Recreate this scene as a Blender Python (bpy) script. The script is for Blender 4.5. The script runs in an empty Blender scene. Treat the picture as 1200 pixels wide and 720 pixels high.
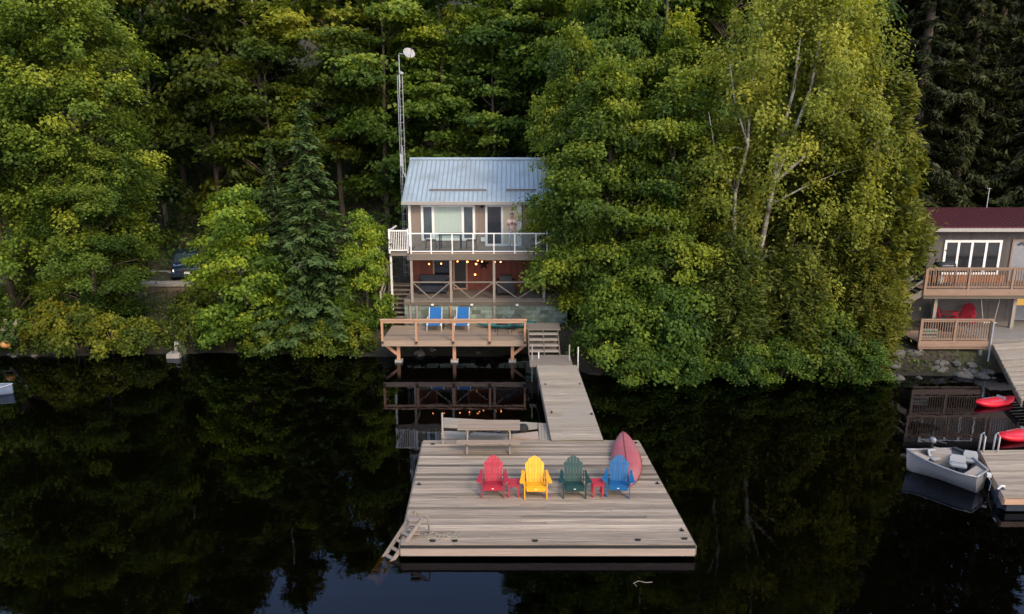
import bpy, math, random
import numpy as np
from mathutils import Vector, Matrix
R = math.radians
rng = np.random.default_rng(7)
random.seed(7)
sc = bpy.context.scene
COL = sc.collection

# ---------------------------------------------------------------- camera model (survey of the site)
F, TH, H = 820.0, math.atan(185 / 820.0), 9.1
CT, ST = math.cos(TH), math.sin(TH)
def ray(px, py):
    a, b = (px - 600) / F, (360 - py) / F
    return Vector((a, CT + b * ST, -ST + b * CT))
def P(px, py, z):
    d = ray(px, py); t = (z - H) / d.z
    return Vector((d.x * t, d.y * t, z))
def D(px, py, Y):
    d = ray(px, py); t = Y / d.y
    return Vector((d.x * t, Y, H + d.z * t))
def XatY(px, Y, z=2.0):
    zc = Y * CT + (H - z) * ST
    return (px - 600) / F * zc

cam = bpy.data.objects.new('camera', bpy.data.cameras.new('camera'))
COL.objects.link(cam)
cam.location = (0, 0, H); cam.rotation_euler = (math.pi / 2 - TH, 0, 0)
cam.data.sensor_width = 36; cam.data.lens = F / 1200 * 36
cam.data.clip_end = 600; cam.data.clip_start = 0.1
sc.camera = cam

# ---------------------------------------------------------------- mesh builder
class MB:
    def __init__(s): s.v, s.f, s.a = [], [], []
    def add(s, verts, faces, v=0.5):
        o = len(s.v)
        s.v += [tuple(p) for p in verts]; s.a += [v] * len(verts)
        s.f += [tuple(i + o for i in f) for f in faces]
        return s
    def box(s, x0, x1, y0, y1, z0, z1, v=0.5):
        return s.hexa([(x0,y0,z0),(x1,y0,z0),(x1,y1,z0),(x0,y1,z0)], [(x0,y0,z1),(x1,y0,z1),(x1,y1,z1),(x0,y1,z1)], v)
    def hexa(s, lo, hi, v=0.5):
        return s.add(list(lo) + list(hi), [(3,2,1,0),(4,5,6,7),(0,1,5,4),(1,2,6,5),(2,3,7,6),(3,0,4,7)], v)
    def cbox(s, c, size, rot=None, v=0.5):
        hx, hy, hz = size[0]/2, size[1]/2, size[2]/2
        pts = [Vector(p) for p in ((-hx,-hy,-hz),(hx,-hy,-hz),(hx,hy,-hz),(-hx,hy,-hz),(-hx,-hy,hz),(hx,-hy,hz),(hx,hy,hz),(-hx,hy,hz))]
        if rot is not None: pts = [rot @ p for p in pts]
        pts = [p + Vector(c) for p in pts]
        return s.hexa(pts[:4], pts[4:], v)
    def beam(s, p, q, w, h, v=0.5, up=(0,0,1)):
        p, q = Vector(p), Vector(q); d = (q - p); L = d.length; d.normalize()
        u = Vector(up)
        if abs(d.dot(u)) > 0.98: u = Vector((0,1,0))
        x = d.cross(u).normalized(); z = x.cross(d).normalized()
        lo, hi = [], []
        for sx, sz in ((-1,-1),(1,-1),(1,1),(-1,1)):
            o = x * (sx*w/2) + z * (sz*h/2)
            lo.append(p + o); hi.append(q + o)
        return s.hexa(lo, hi, v)
    def tube(s, pts, rad, n=6, v=0.5, cap=True):
        pts = [Vector(p) for p in pts]
        if not hasattr(rad, '__len__'): rad = [rad] * len(pts)
        rings = []; ref = Vector((0.13, 0.31, 0.94))
        for i, p in enumerate(pts):
            d = (pts[min(i+1, len(pts)-1)] - pts[max(i-1, 0)]).normalized()
            x = d.cross(ref)
            if x.length < 0.05: x = d.cross(Vector((1,0,0)))
            x.normalize(); y = d.cross(x)
            rings.append([p + (x*math.cos(2*math.pi*k/n) + y*math.sin(2*math.pi*k/n)) * rad[i] for k in range(n)])
        return s.loft(rings, v, cap)
    def loft(s, rings, v=0.5, cap=True, closed=True):
        n = len(rings[0]); vs = [p for r in rings for p in r]; fs = []
        m = n if closed else n - 1
        for i in range(len(rings)-1):
            for k in range(m):
                a, b = i*n+k, i*n+(k+1) % n
                fs.append((a, b, b+n, a+n))
        if cap and closed:
            fs.append(tuple(range(n-1, -1, -1))); fs.append(tuple((len(rings)-1)*n + k for k in range(n)))
        return s.add(vs, fs, v)
    def lathe(s, c, prof, n=12, v=0.5):
        c = Vector(c)
        return s.loft([[c + Vector((r*math.cos(2*math.pi*k/n), r*math.sin(2*math.pi*k/n), z)) for k in range(n)] for r, z in prof], v)
    def sphere(s, c, r, n=10, v=0.5, sq=(1,1,1)):
        c = Vector(c); rings = []
        for i in range(n//2 + 1):
            t = math.pi * i / (n//2); t = min(max(t, 0.02), math.pi - 0.02)
            rings.append([c + Vector((sq[0]*r*math.sin(t)*math.cos(2*math.pi*k/n), sq[1]*r*math.sin(t)*math.sin(2*math.pi*k/n), -sq[2]*r*math.cos(t))) for k in range(n)])
        return s.loft(rings, v)
    def prism(s, lo, hi, v=0.5):
        n = len(lo)
        return s.add(list(lo)+list(hi), [tuple(range(n-1,-1,-1)), tuple(range(n,2*n))] + [(k,(k+1)%n,(k+1)%n+n,k+n) for k in range(n)], v)
    def quad(s, a, b, c, d, v=0.5): return s.add([a,b,c,d], [(0,1,2,3)], v)

def root_loc(o):
    while o.parent: o = o.parent
    return o.location
def part(name, mb, mat, parent=None, smooth=False, local=False, label=None, rnd=0.0):
    me = bpy.data.meshes.new(name)
    vs = mb.v
    if parent is not None and not local:
        l = root_loc(parent); vs = [(p[0]-l[0], p[1]-l[1], p[2]-l[2]) for p in vs]
    me.from_pydata(vs, [], mb.f); me.update()
    at = me.attributes.new('v', 'FLOAT', 'POINT'); at.data.foreach_set('value', np.array(mb.a, np.float32))
    me.materials.append(mat)
    if smooth: me.polygons.foreach_set('use_smooth', np.ones(len(me.polygons), bool))
    o = bpy.data.objects.new(name, me); COL.objects.link(o)
    if parent is not None: o.parent = parent
    if label: o['label'] = label
    return o
def tag(o, label, cat, group=None):
    o['label'] = label; o['category'] = cat
    if group: o['group'] = group
    return o
def thing(name, label, cat, loc=(0,0,0), rz=0, group=None):
    o = bpy.data.objects.new(name, None); COL.objects.link(o)
    o.location = loc; o.rotation_euler = (0,0,rz); o.empty_display_size = 0.3
    return tag(o, label, cat, group)
def solo(name, mb, mat, label, cat, loc, group=None, smooth=False, local=False):
    """a thing that is one mesh, with its origin at loc"""
    if not local: mb.v = [(p[0]-loc[0], p[1]-loc[1], p[2]-loc[2]) for p in mb.v]
    o = part(name, mb, mat, smooth=smooth); o.location = loc
    return tag(o, label, cat, group)
def struct(name, mb, mat, smooth=False):
    o = part(name, mb, mat, smooth=smooth); o['kind'] = 'structure'; return o
def dup(root, loc, rz=0.0, scale=None, label=None, group=None, mats=None):
    def cp(o, par):
        c = o.copy(); COL.objects.link(c)
        if par is not None: c.parent = par
        if mats and c.type == 'MESH':
            for a, b in mats.items():
                if len(c.data.materials) and c.data.materials[0] == a:
                    c.data = c.data.copy(); c.data.materials[0] = b; break
        for ch in o.children: cp(ch, c)
        return c
    r = cp(root, None); r.location = loc; r.rotation_euler = (0,0,rz)
    if scale is not None: r.scale = scale
    if label: r['label'] = label
    if group: r['group'] = group
    return r

# ---------------------------------------------------------------- materials
def nodes(name):
    m = bpy.data.materials.new(name); m.use_nodes = True
    nt = m.node_tree; nt.nodes.clear()
    return m, nt, nt.nodes, nt.links
def pm(name, col, rough=0.6, metal=0.0, var=0.15, scale=6.0, stretch=None, vamt=0.4, bump=0.0, spec=0.4, dirt=None, dirt_scale=1.2, coat=0.0):
    m, nt, N, L = nodes(name)
    out = N.new('ShaderNodeOutputMaterial'); b = N.new('ShaderNodeBsdfPrincipled')
    L.new(b.outputs[0], out.inputs[0])
    tc = N.new('ShaderNodeTexCoord'); mp = N.new('ShaderNodeMapping')
    mp.inputs['Scale'].default_value = stretch or (1,1,1)
    L.new(tc.outputs['Object'], mp.inputs[0])
    nz = N.new('ShaderNodeTexNoise'); nz.inputs['Scale'].default_value = scale; nz.inputs['Detail'].default_value = 6; nz.inputs['Roughness'].default_value = 0.65
    at = N.new('ShaderNodeAttribute'); at.attribute_name = 'v'
    if stretch:                       # every board gets its own grain
        sh = N.new('ShaderNodeVectorMath'); sh.operation = 'SCALE'; sh.inputs[0].default_value = (61, 37, 53); L.new(at.outputs['Fac'], sh.inputs['Scale'])
        ad = N.new('ShaderNodeVectorMath'); ad.operation = 'ADD'; L.new(mp.outputs[0], ad.inputs[0]); L.new(sh.outputs[0], ad.inputs[1]); L.new(ad.outputs[0], nz.inputs['Vector'])
    else: L.new(mp.outputs[0], nz.inputs['Vector'])
    m1 = N.new('ShaderNodeMath'); m1.operation = 'MULTIPLY_ADD'; m1.inputs[1].default_value = 4*var; m1.inputs[2].default_value = 1 - 2*var
    L.new(nz.outputs['Fac'], m1.inputs[0])
    m2 = N.new('ShaderNodeMath'); m2.operation = 'MULTIPLY_ADD'; m2.inputs[1].default_value = 2*vamt; m2.inputs[2].default_value = 1 - vamt
    L.new(at.outputs['Fac'], m2.inputs[0])
    m3 = N.new('ShaderNodeMath'); m3.operation = 'MULTIPLY'
    L.new(m1.outputs[0], m3.inputs[0]); L.new(m2.outputs[0], m3.inputs[1])
    vm = N.new('ShaderNodeVectorMath'); vm.operation = 'SCALE'; vm.inputs[0].default_value = col[:3]
    L.new(m3.outputs[0], vm.inputs['Scale'])
    src = vm.outputs[0]
    if dirt:
        n2 = N.new('ShaderNodeTexNoise'); n2.inputs['Scale'].default_value = dirt_scale; n2.inputs['Detail'].default_value = 5
        L.new(tc.outputs['Object'], n2.inputs['Vector'])
        rp = N.new('ShaderNodeValToRGB'); rp.color_ramp.elements[0].position = 0.45; rp.color_ramp.elements[1].position = 0.68
        L.new(n2.outputs['Fac'], rp.inputs[0])
        mx = N.new('ShaderNodeMix'); mx.data_type = 'RGBA'
        L.new(rp.outputs[0], mx.inputs[0]); L.new(src, mx.inputs[6]); mx.inputs[7].default_value = (*dirt, 1)
        src = mx.outputs[2]
    L.new(src, b.inputs['Base Color'])
    b.inputs['Roughness'].default_value = rough; b.inputs['Metallic'].default_value = metal
    b.inputs['Specular IOR Level'].default_value = spec; b.inputs['Coat Weight'].default_value = coat
    if bump:
        bp = N.new('ShaderNodeBump'); bp.inputs['Strength'].default_value = bump; bp.inputs['Distance'].default_value = 0.02
        L.new(nz.outputs['Fac'], bp.inputs['Height']); L.new(bp.outputs[0], b.inputs['Normal'])
    return m
def emit(name, col, s):
    m, nt, N, L = nodes(name)
    out = N.new('ShaderNodeOutputMaterial'); e = N.new('ShaderNodeEmission')
    e.inputs[0].default_value = (*col, 1); e.inputs[1].default_value = s
    L.new(e.outputs[0], out.inputs[0]); return m
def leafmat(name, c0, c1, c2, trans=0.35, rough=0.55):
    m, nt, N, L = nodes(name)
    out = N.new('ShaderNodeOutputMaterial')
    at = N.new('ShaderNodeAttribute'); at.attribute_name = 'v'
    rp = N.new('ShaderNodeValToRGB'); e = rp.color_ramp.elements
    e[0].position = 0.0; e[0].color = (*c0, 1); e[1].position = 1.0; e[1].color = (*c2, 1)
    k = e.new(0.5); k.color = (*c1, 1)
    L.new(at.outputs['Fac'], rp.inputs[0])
    oi = N.new('ShaderNodeObjectInfo')
    mx = N.new('ShaderNodeMix'); mx.data_type = 'RGBA'; mx.blend_type = 'MULTIPLY'; mx.inputs[0].default_value = 1
    L.new(rp.outputs[0], mx.inputs[6]); L.new(oi.outputs['Color'], mx.inputs[7])
    b = N.new('ShaderNodeBsdfPrincipled'); b.inputs['Roughness'].default_value = rough; b.inputs['Specular IOR Level'].default_value = 0.25
    t = N.new('ShaderNodeBsdfTranslucent'); ms = N.new('ShaderNodeMixShader'); ms.inputs[0].default_value = trans
    br = N.new('ShaderNodeMix'); br.data_type = 'RGBA'; br.blend_type = 'MULTIPLY'; br.inputs[0].default_value = 1; br.inputs[7].default_value = (1.5, 1.4, 0.7, 1)
    L.new(mx.outputs[2], br.inputs[6])
    L.new(mx.outputs[2], b.inputs['Base Color']); L.new(br.outputs[2], t.inputs[0])
    L.new(b.outputs[0], ms.inputs[1]); L.new(t.outputs[0], ms.inputs[2]); L.new(ms.outputs[0], out.inputs[0])
    return m
def glassmat(name, tint=(0.75,0.82,0.84), refl=0.1):
    m, nt, N, L = nodes(name)
    out = N.new('ShaderNodeOutputMaterial'); t = N.new('ShaderNodeBsdfTransparent'); t.inputs[0].default_value = (*tint, 1)
    g = N.new('ShaderNodeBsdfGlossy'); g.inputs['Roughness'].default_value = 0.03
    fr = N.new('ShaderNodeFresnel'); fr.inputs[0].default_value = 1.5
    mx = N.new('ShaderNodeMixShader'); L.new(fr.outputs[0], mx.inputs[0]); L.new(t.outputs[0], mx.inputs[1]); L.new(g.outputs[0], mx.inputs[2])
    L.new(mx.outputs[0], out.inputs[0]); return m

WX = (0.5, 9, 9); WY = (9, 0.5, 9); WZ = (9, 9, 0.5)
M = dict(
    dock=pm('weathered_dock_boards', (0.25,0.203,0.157), 0.8, var=0.6, scale=1.0, stretch=(0.8,30,30), vamt=0.62, bump=0.5),
    gang=pm('weathered_gangway_boards', (0.29,0.245,0.19), 0.8, var=0.42, scale=1.0, stretch=(1.0,26,26), vamt=0.42, bump=0.3, dirt=(0.27,0.24,0.2)),
    fascia=pm('dock_fascia_board', (0.30,0.235,0.19), 0.75, var=0.2, scale=3.0, stretch=WX, bump=0.3),
    deckw=pm('deck_lumber', (0.29,0.215,0.155), 0.7, var=0.2, scale=3.0, stretch=WX, vamt=0.25, bump=0.2),
    postw=pm('orange_post_lumber', (0.40,0.21,0.12), 0.7, var=0.2, scale=3.0, stretch=WZ, vamt=0.25, bump=0.2),
    railw=pm('orange_rail_lumber', (0.42,0.255,0.165), 0.7, var=0.2, scale=3.0, stretch=WX, vamt=0.25, bump=0.2),
    greyw=pm('old_grey_lumber', (0.17,0.145,0.12), 0.8, var=0.25, scale=4, stretch=WX, vamt=0.3, bump=0.3),
    greyv=pm('old_grey_posts', (0.26,0.225,0.19), 0.8, var=0.25, scale=4, stretch=WZ, vamt=0.3, bump=0.3),
    darkw=pm('dark_stair_lumber', (0.13,0.105,0.08), 0.8, var=0.25, scale=4, stretch=WX, vamt=0.3, bump=0.2),
    siding=pm('taupe_board_siding', (0.225,0.178,0.145), 0.75, var=0.16, scale=3, stretch=WZ, vamt=0.3, bump=0.1),
    redwall=pm('rust_red_wall', (0.18,0.058,0.040), 0.75, var=0.22, scale=3, stretch=(2,2,6), vamt=0.3),
    roof=pm('pale_blue_roof_metal', (0.36,0.44,0.49), 0.42, metal=0.25, var=0.09, scale=2.2, stretch=(3,0.6,0.6), vamt=0.32, dirt=(0.27,0.32,0.34), dirt_scale=0.7),
    white=pm('white_trim_paint', (0.76,0.75,0.73), 0.5, var=0.05, scale=5),
    snow=pm('brown_snow_guard', (0.16,0.12,0.10), 0.7),
    curtain=pm('pale_green_curtain', (0.38,0.47,0.43), 0.8, var=0.14, scale=3, stretch=(8,1,0.6)),
    cream=pm('cream_room_wall', (0.58,0.50,0.36), 0.8, var=0.06),
    darkpane=pm('dark_window_pane', (0.016,0.017,0.02), 0.12, var=0.6, scale=1.8, spec=0.45),
    duskpane=pm('blue_grey_window_pane', (0.06,0.075,0.085), 0.1, var=0.45, scale=1.4, spec=0.5),
    black=pm('black_metal', (0.018,0.018,0.02), 0.5, var=0.2),
    rubber=pm('black_rubber', (0.015,0.015,0.016), 0.8),
    block=pm('green_grey_blocks', (0.19,0.235,0.195), 0.85, var=0.35, scale=4, vamt=0.6, bump=0.5, dirt=(0.10,0.12,0.09)),
    concrete=pm('old_concrete', (0.30,0.28,0.25), 0.9, var=0.25, scale=4, bump=0.3),
    slab=pm('patio_slab', (0.21,0.195,0.175), 0.9, var=0.2, scale=3, bump=0.2),
    darkwall=pm('brown_wall_face', (0.12,0.095,0.07), 0.9, var=0.3, scale=5, bump=0.4),
    galv=pm('galvanised_steel', (0.55,0.56,0.57), 0.4, metal=0.7, var=0.12),
    trim2=pm('greyish_eave_trim', (0.34,0.32,0.30), 0.5, var=0.1),
    dishm=pm('dish_paint', (0.34,0.34,0.35), 0.5, var=0.1),
    whitem=pm('white_metal', (0.60,0.60,0.60), 0.4, var=0.05),
    red=pm('red_chair_paint', (0.35,0.016,0.035), 0.5, var=0.22, scale=7, vamt=0.35),
    yellow=pm('yellow_chair_paint', (0.80,0.37,0.012), 0.5, var=0.14, scale=7, vamt=0.25),
    green=pm('dark_green_chair_paint', (0.007,0.044,0.041), 0.5, var=0.22, scale=7, vamt=0.35),
    blue=pm('blue_chair_paint', (0.006,0.095,0.245), 0.5, var=0.2, scale=7, vamt=0.3),
    redtab=pm('red_table_paint', (0.36,0.03,0.05), 0.5, var=0.15, scale=5),
    pink=pm('faded_pink_red_hull', (0.37,0.095,0.11), 0.55, var=0.2, scale=4, dirt=(0.30,0.12,0.125), dirt_scale=2),
    pinkkeel=pm('dark_red_keel', (0.20,0.04,0.05), 0.6),
    sling=pm('blue_sling_fabric', (0.008,0.10,0.29), 0.8, var=0.08, scale=8),
    teal=pm('teal_kayak_plastic', (0.02,0.13,0.13), 0.4, var=0.2),
    limeg=pm('green_kayak_plastic', (0.05,0.30,0.13), 0.4, var=0.2),
    kayred=pm('red_kayak_plastic', (0.62,0.012,0.03), 0.35, var=0.08),
    kaygrey=pm('grey_seat_pad', (0.30,0.25,0.26), 0.7),
    alu=pm('dull_aluminium_hull', (0.24,0.24,0.25), 0.45, metal=0.35, var=0.14, scale=3, dirt=(0.25,0.25,0.26)),
    beige=pm('beige_boat_deck', (0.30,0.26,0.225), 0.7, var=0.12),
    seatgrey=pm('grey_boat_seat', (0.24,0.25,0.265), 0.5, var=0.1),
    navy=pm('dark_navy_cover', (0.014,0.02,0.032), 0.5),
    boatblue=pm('slate_blue_boat_paint', (0.12,0.16,0.23), 0.4, var=0.15),
    maroon=pm('maroon_roof_sheet', (0.085,0.020,0.025), 0.6, metal=0.0, var=0.16, scale=2.5, vamt=0.25),
    nwall=pm('dark_grey_board_wall', (0.085,0.075,0.073), 0.8, var=0.18, scale=3, stretch=WZ, vamt=0.28, bump=0.2),
    nlow=pm('grey_lower_wall', (0.095,0.088,0.088), 0.85, var=0.15, scale=4, vamt=0.15),
    nrail=pm('neighbour_rail_lumber', (0.235,0.155,0.108), 0.75, var=0.2, scale=3, stretch=WX, vamt=0.25, bump=0.2),
    orangeb=pm('orange_skirt_boards', (0.33,0.145,0.07), 0.75, var=0.15, vamt=0.3),
    greydoor=pm('grey_door_paint', (0.22,0.23,0.25), 0.6),
    yellowlit=emit('lit_yellow_panel', (1.0,0.55,0.12), 0.75),
    picnic=pm('brown_picnic_lumber', (0.235,0.18,0.135), 0.8, var=0.3, scale=3, stretch=WX, vamt=0.3, bump=0.3),
    rope=pm('pale_rope', (0.36,0.31,0.24), 0.9, var=0.2),
    yellowp=pm('yellow_plastic', (0.65,0.36,0.02), 0.5),
    ladderg=pm('grey_brown_ladder', (0.21,0.175,0.15), 0.6, var=0.15),
    bulb=emit('lit_bulb', (1.0,0.30,0.07), 14.0),
    lampw=emit('lit_lamp_lens', (1.0,0.92,0.75), 1.6),
    rock=pm('grey_shore_rock', (0.085,0.082,0.075), 0.9, var=0.35, scale=3, bump=0.6, vamt=0.5),
    skin=pm('skin', (0.42,0.24,0.17), 0.55, var=0.04),
    hair=pm('dark_hair', (0.022,0.014,0.011), 0.6),
    toppk=pm('pale_pink_shirt', (0.66,0.50,0.49), 0.85, var=0.08),
    trous=pm('pale_grey_trousers', (0.46,0.46,0.47), 0.85, var=0.08),
    carp=pm('dark_blue_car_paint', (0.012,0.028,0.055), 0.25, metal=0.3, var=0.05, coat=0.6),
    carglass=pm('car_glass', (0.03,0.05,0.06), 0.05, spec=0.9),
    headl=pm('headlight_lens', (0.55,0.58,0.6), 0.15),
    plate=pm('white_plate', (0.7,0.7,0.72), 0.5),
    tarpw=pm('charcoal_grill_cover', (0.02,0.022,0.028), 0.7, var=0.2),
    orange=pm('orange_buoy', (0.40,0.19,0.05), 0.5),
    brownramp=pm('red_brown_ramp_boards', (0.15,0.085,0.06), 0.85, var=0.25, stretch=WY, scale=3, vamt=0.25),
    whitewash=pm('off_white_board', (0.62,0.58,0.50), 0.6, var=0.12),
    bark=pm('brown_bark', (0.085,0.068,0.052), 0.9, var=0.35, scale=5, stretch=(3,3,0.6), bump=0.6),
    barkgrey=pm('grey_bark', (0.20,0.18,0.155), 0.9, var=0.35, scale=5, stretch=(3,3,0.6), bump=0.5),
    birchbark=pm('white_birch_bark', (0.60,0.56,0.50), 0.8, var=0.3, scale=5, stretch=(1,1,3), dirt=(0.10,0.085,0.07), dirt_scale=2.2),
    glass=glassmat('railing_glass', (0.80,0.86,0.87)),
    maple=leafmat('maple_leaves', (0.022,0.052,0.014), (0.078,0.145,0.032), (0.215,0.285,0.050), 0.45),
    birch=leafmat('birch_leaves', (0.070,0.100,0.022), (0.175,0.215,0.045), (0.32,0.34,0.075), 0.45),
    cedar=leafmat('cedar_sprays', (0.032,0.056,0.013), (0.098,0.135,0.028), (0.22,0.24,0.048), 0.35),
    spruce=leafmat('spruce_needles', (0.014,0.036,0.016), (0.042,0.085,0.036), (0.12,0.175,0.070), 0.25),
    darkcon=leafmat('dark_conifer_needles', (0.015,0.026,0.014), (0.036,0.055,0.027), (0.08,0.10,0.045), 0.2),
    shrub=leafmat('shrub_leaves', (0.030,0.060,0.014), (0.100,0.150,0.028), (0.25,0.26,0.036), 0.45),
    grass=leafmat('grass_blades', (0.045,0.066,0.014), (0.090,0.120,0.025), (0.17,0.18,0.05), 0.35),
)

# ---------------------------------------------------------------- world, sun
SUN_EL, SUN_ROT = R(36), R(150)
w = bpy.data.worlds.new('World'); sc.world = w; w.use_nodes = True
nt = w.node_tree; nt.nodes.clear()
wo = nt.nodes.new('ShaderNodeOutputWorld'); bg = nt.nodes.new('ShaderNodeBackground'); sky = nt.nodes.new('ShaderNodeTexSky')
sky.sky_type = 'NISHITA'; sky.sun_disc = False; sky.sun_elevation = SUN_EL; sky.sun_rotation = SUN_ROT
sky.air_density = 1.0; sky.dust_density = 2.5; sky.ozone_density = 1.0
tint = nt.nodes.new('ShaderNodeMix'); tint.data_type = 'RGBA'; tint.blend_type = 'MULTIPLY'; tint.inputs[0].default_value = 1
tint.inputs[7].default_value = (1.55, 1.38, 1.15, 1)
haze = nt.nodes.new('ShaderNodeMix'); haze.data_type = 'RGBA'; haze.blend_type = 'ADD'; haze.inputs[0].default_value = 1
haze.inputs[7].default_value = (2.4, 3.25, 5.2, 1)     # thin bright evening haze over the whole sky
nt.links.new(sky.outputs[0], tint.inputs[6]); nt.links.new(tint.outputs[2], haze.inputs[6]); nt.links.new(haze.outputs[2], bg.inputs[0]); nt.links.new(bg.outputs[0], wo.inputs[0])
bg.inputs[1].default_value = 0.15
sl = bpy.data.lights.new('sun', 'SUN'); sl.energy = 1.75; sl.angle = R(10); sl.color = (1.0, 0.84, 0.62)
so = bpy.data.objects.new('sun', sl); COL.objects.link(so)
sd = Vector((math.sin(SUN_ROT)*math.cos(SUN_EL), math.cos(SUN_ROT)*math.cos(SUN_EL), math.sin(SUN_EL)))
so.rotation_euler = sd.to_track_quat('Z', 'Y').to_euler(); so.location = (20, -20, 40)

# ---------------------------------------------------------------- terrain
def sm(a, b, x):
    t = np.clip((x - a) / (b - a), 0, 1); return t*t*(3-2*t)
def shore(x):
    return 30.6 + 0.4*np.sin(x*0.35) * 0.6 + 0.15*np.sin(x*1.3) - 3.3*sm(0.5, 4.0, x) + 1.5*sm(3.2, 5.0, x) - 1.2*sm(13.5, 16, x)
def hnoise(x, y):
    return (np.sin(x*0.41+1.3)*np.cos(y*0.37) + 0.5*np.sin(x*0.93+y*0.71) + 0.3*np.sin(1.9*x-1.3*y)) * 0.5
def height(x, y):
    x = np.asarray(x, float); y = np.asarray(y, float)
    d = y - shore(x)
    bed = -2.6 * sm(0, 7, -d)
    land = 0.75*sm(0, 1.2, d) + 0.35*sm(1.2, 4, d)
    z = np.where(d < 0, bed, land)
    left = 1 - sm(-14, -10, x)
    z = z + np.where(d > 0, 0.3*sm(39.8, 40.4, y) - 0.55*left*sm(1, 3, d)*(1 - sm(39.8, 40.4, y)), 0)
    mid = sm(-16, -8, x) * (1 - sm(16, 24, x))            # the bank behind the cottage is higher
    z = z + mid * 2.4 * sm(35, 40, y)
    z = z + 0.55*np.clip(y - 46.5, 0, 60) + 0.6*sm(44.5, 48, y) + 0.12*hnoise(x*2, y*2)*sm(0.5, 3, d) + 1.2*hnoise(x*.5, y*.5)*sm(47, 55, y)
    return z
def hz(x, y): return float(height(x, y))
xs = np.concatenate([np.linspace(-220, -46, 15), np.linspace(-45, 45, 151), np.linspace(46, 220, 15)])
ys = np.concatenate([np.linspace(-90, 22, 12), np.linspace(23, 50, 61), np.linspace(51, 125, 50)])
gx, gy = np.meshgrid(xs, ys); gz = height(gx, gy)
mb = MB(); n = len(xs)
mb.add(np.stack([gx.ravel(), gy.ravel(), gz.ravel()], 1).tolist(), [(j*n+i, j*n+i+1, (j+1)*n+i+1, (j+1)*n+i) for j in range(len(ys)-1) for i in range(n-1)])
def groundmat():
    m, nt, N, L = nodes('forest_floor')
    out = N.new('ShaderNodeOutputMaterial'); b = N.new('ShaderNodeBsdfPrincipled'); L.new(b.outputs[0], out.inputs[0])
    tc = N.new('ShaderNodeTexCoord'); n1 = N.new('ShaderNodeTexNoise'); n1.inputs['Scale'].default_value = 0.5; n1.inputs['Detail'].default_value = 7
    n2 = N.new('ShaderNodeTexNoise'); n2.inputs['Scale'].default_value = 7; n2.inputs['Detail'].default_value = 8
    L.new(tc.outputs['Object'], n1.inputs[0]); L.new(tc.outputs['Object'], n2.inputs[0])
    r1 = N.new('ShaderNodeValToRGB'); e = r1.color_ramp.elements; e[0].position = 0.42; e[1].position = 0.6
    e[0].color = (0.055,0.042,0.028,1); e[1].color = (0.045,0.055,0.016,1)
    r2 = N.new('ShaderNodeValToRGB'); e = r2.color_ramp.elements; e[0].position = 0.35; e[1].position = 0.75
    e[0].color = (0.35,0.35,0.35,1); e[1].color = (1.5,1.5,1.5,1)
    L.new(n1.outputs['Fac'], r1.inputs[0]); L.new(n2.outputs['Fac'], r2.inputs[0])
    mx = N.new('ShaderNodeMix'); mx.data_type = 'RGBA'; mx.blend_type = 'MULTIPLY'; mx.inputs[0].default_value = 1
    L.new(r1.outputs[0], mx.inputs[6]); L.new(r2.outputs[0], mx.inputs[7])
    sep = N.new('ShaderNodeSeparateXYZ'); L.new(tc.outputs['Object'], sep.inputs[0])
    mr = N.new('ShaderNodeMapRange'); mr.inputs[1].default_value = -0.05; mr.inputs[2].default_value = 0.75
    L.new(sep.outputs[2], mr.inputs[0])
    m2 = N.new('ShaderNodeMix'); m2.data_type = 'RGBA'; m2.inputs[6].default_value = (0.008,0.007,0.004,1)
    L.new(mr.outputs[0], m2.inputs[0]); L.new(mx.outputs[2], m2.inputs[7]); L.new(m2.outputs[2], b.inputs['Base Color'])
    b.inputs['Roughness'].default_value = 0.95
    bp = N.new('ShaderNodeBump'); bp.inputs['Strength'].default_value = 0.6; bp.inputs['Distance'].default_value = 0.06
    L.new(n2.outputs['Fac'], bp.inputs['Height']); L.new(bp.outputs[0], b.inputs['Normal'])
    return m
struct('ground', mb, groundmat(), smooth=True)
def watermat():
    m, nt, N, L = nodes('dark_lake_water')
    out = N.new('ShaderNodeOutputMaterial')
    t = N.new('ShaderNodeBsdfTransparent'); t.inputs[0].default_value = (0.30,0.26,0.15,1)
    g = N.new('ShaderNodeBsdfGlossy'); g.inputs['Roughness'].default_value = 0.015; g.inputs['Color'].default_value = (0.70,0.78,1,1)
    tc = N.new('ShaderNodeTexCoord'); mp = N.new('ShaderNodeMapping'); mp.inputs['Scale'].default_value = (1,1.6,1)
    L.new(tc.outputs['Object'], mp.inputs[0])
    n1 = N.new('ShaderNodeTexNoise'); n1.inputs['Scale'].default_value = 1.1; n1.inputs['Detail'].default_value = 3
    L.new(mp.outputs[0], n1.inputs[0])
    bp = N.new('ShaderNodeBump'); bp.inputs['Strength'].default_value = 0.02; bp.inputs['Distance'].default_value = 0.12
    L.new(n1.outputs['Fac'], bp.inputs['Height'])
    fr = N.new('ShaderNodeFresnel'); fr.inputs[0].default_value = 1.33
    L.new(bp.outputs[0], g.inputs['Normal']); L.new(bp.outputs[0], fr.inputs['Normal'])
    mx = N.new('ShaderNodeMixShader'); L.new(fr.outputs[0], mx.inputs[0]); L.new(t.outputs[0], mx.inputs[1]); L.new(g.outputs[0], mx.inputs[2])
    L.new(mx.outputs[0], out.inputs[0]); return m
struct('water', MB().quad((-220,-90,0),(220,-90,0),(220,32.5,0),(-220,32.5,0)), watermat())

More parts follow.
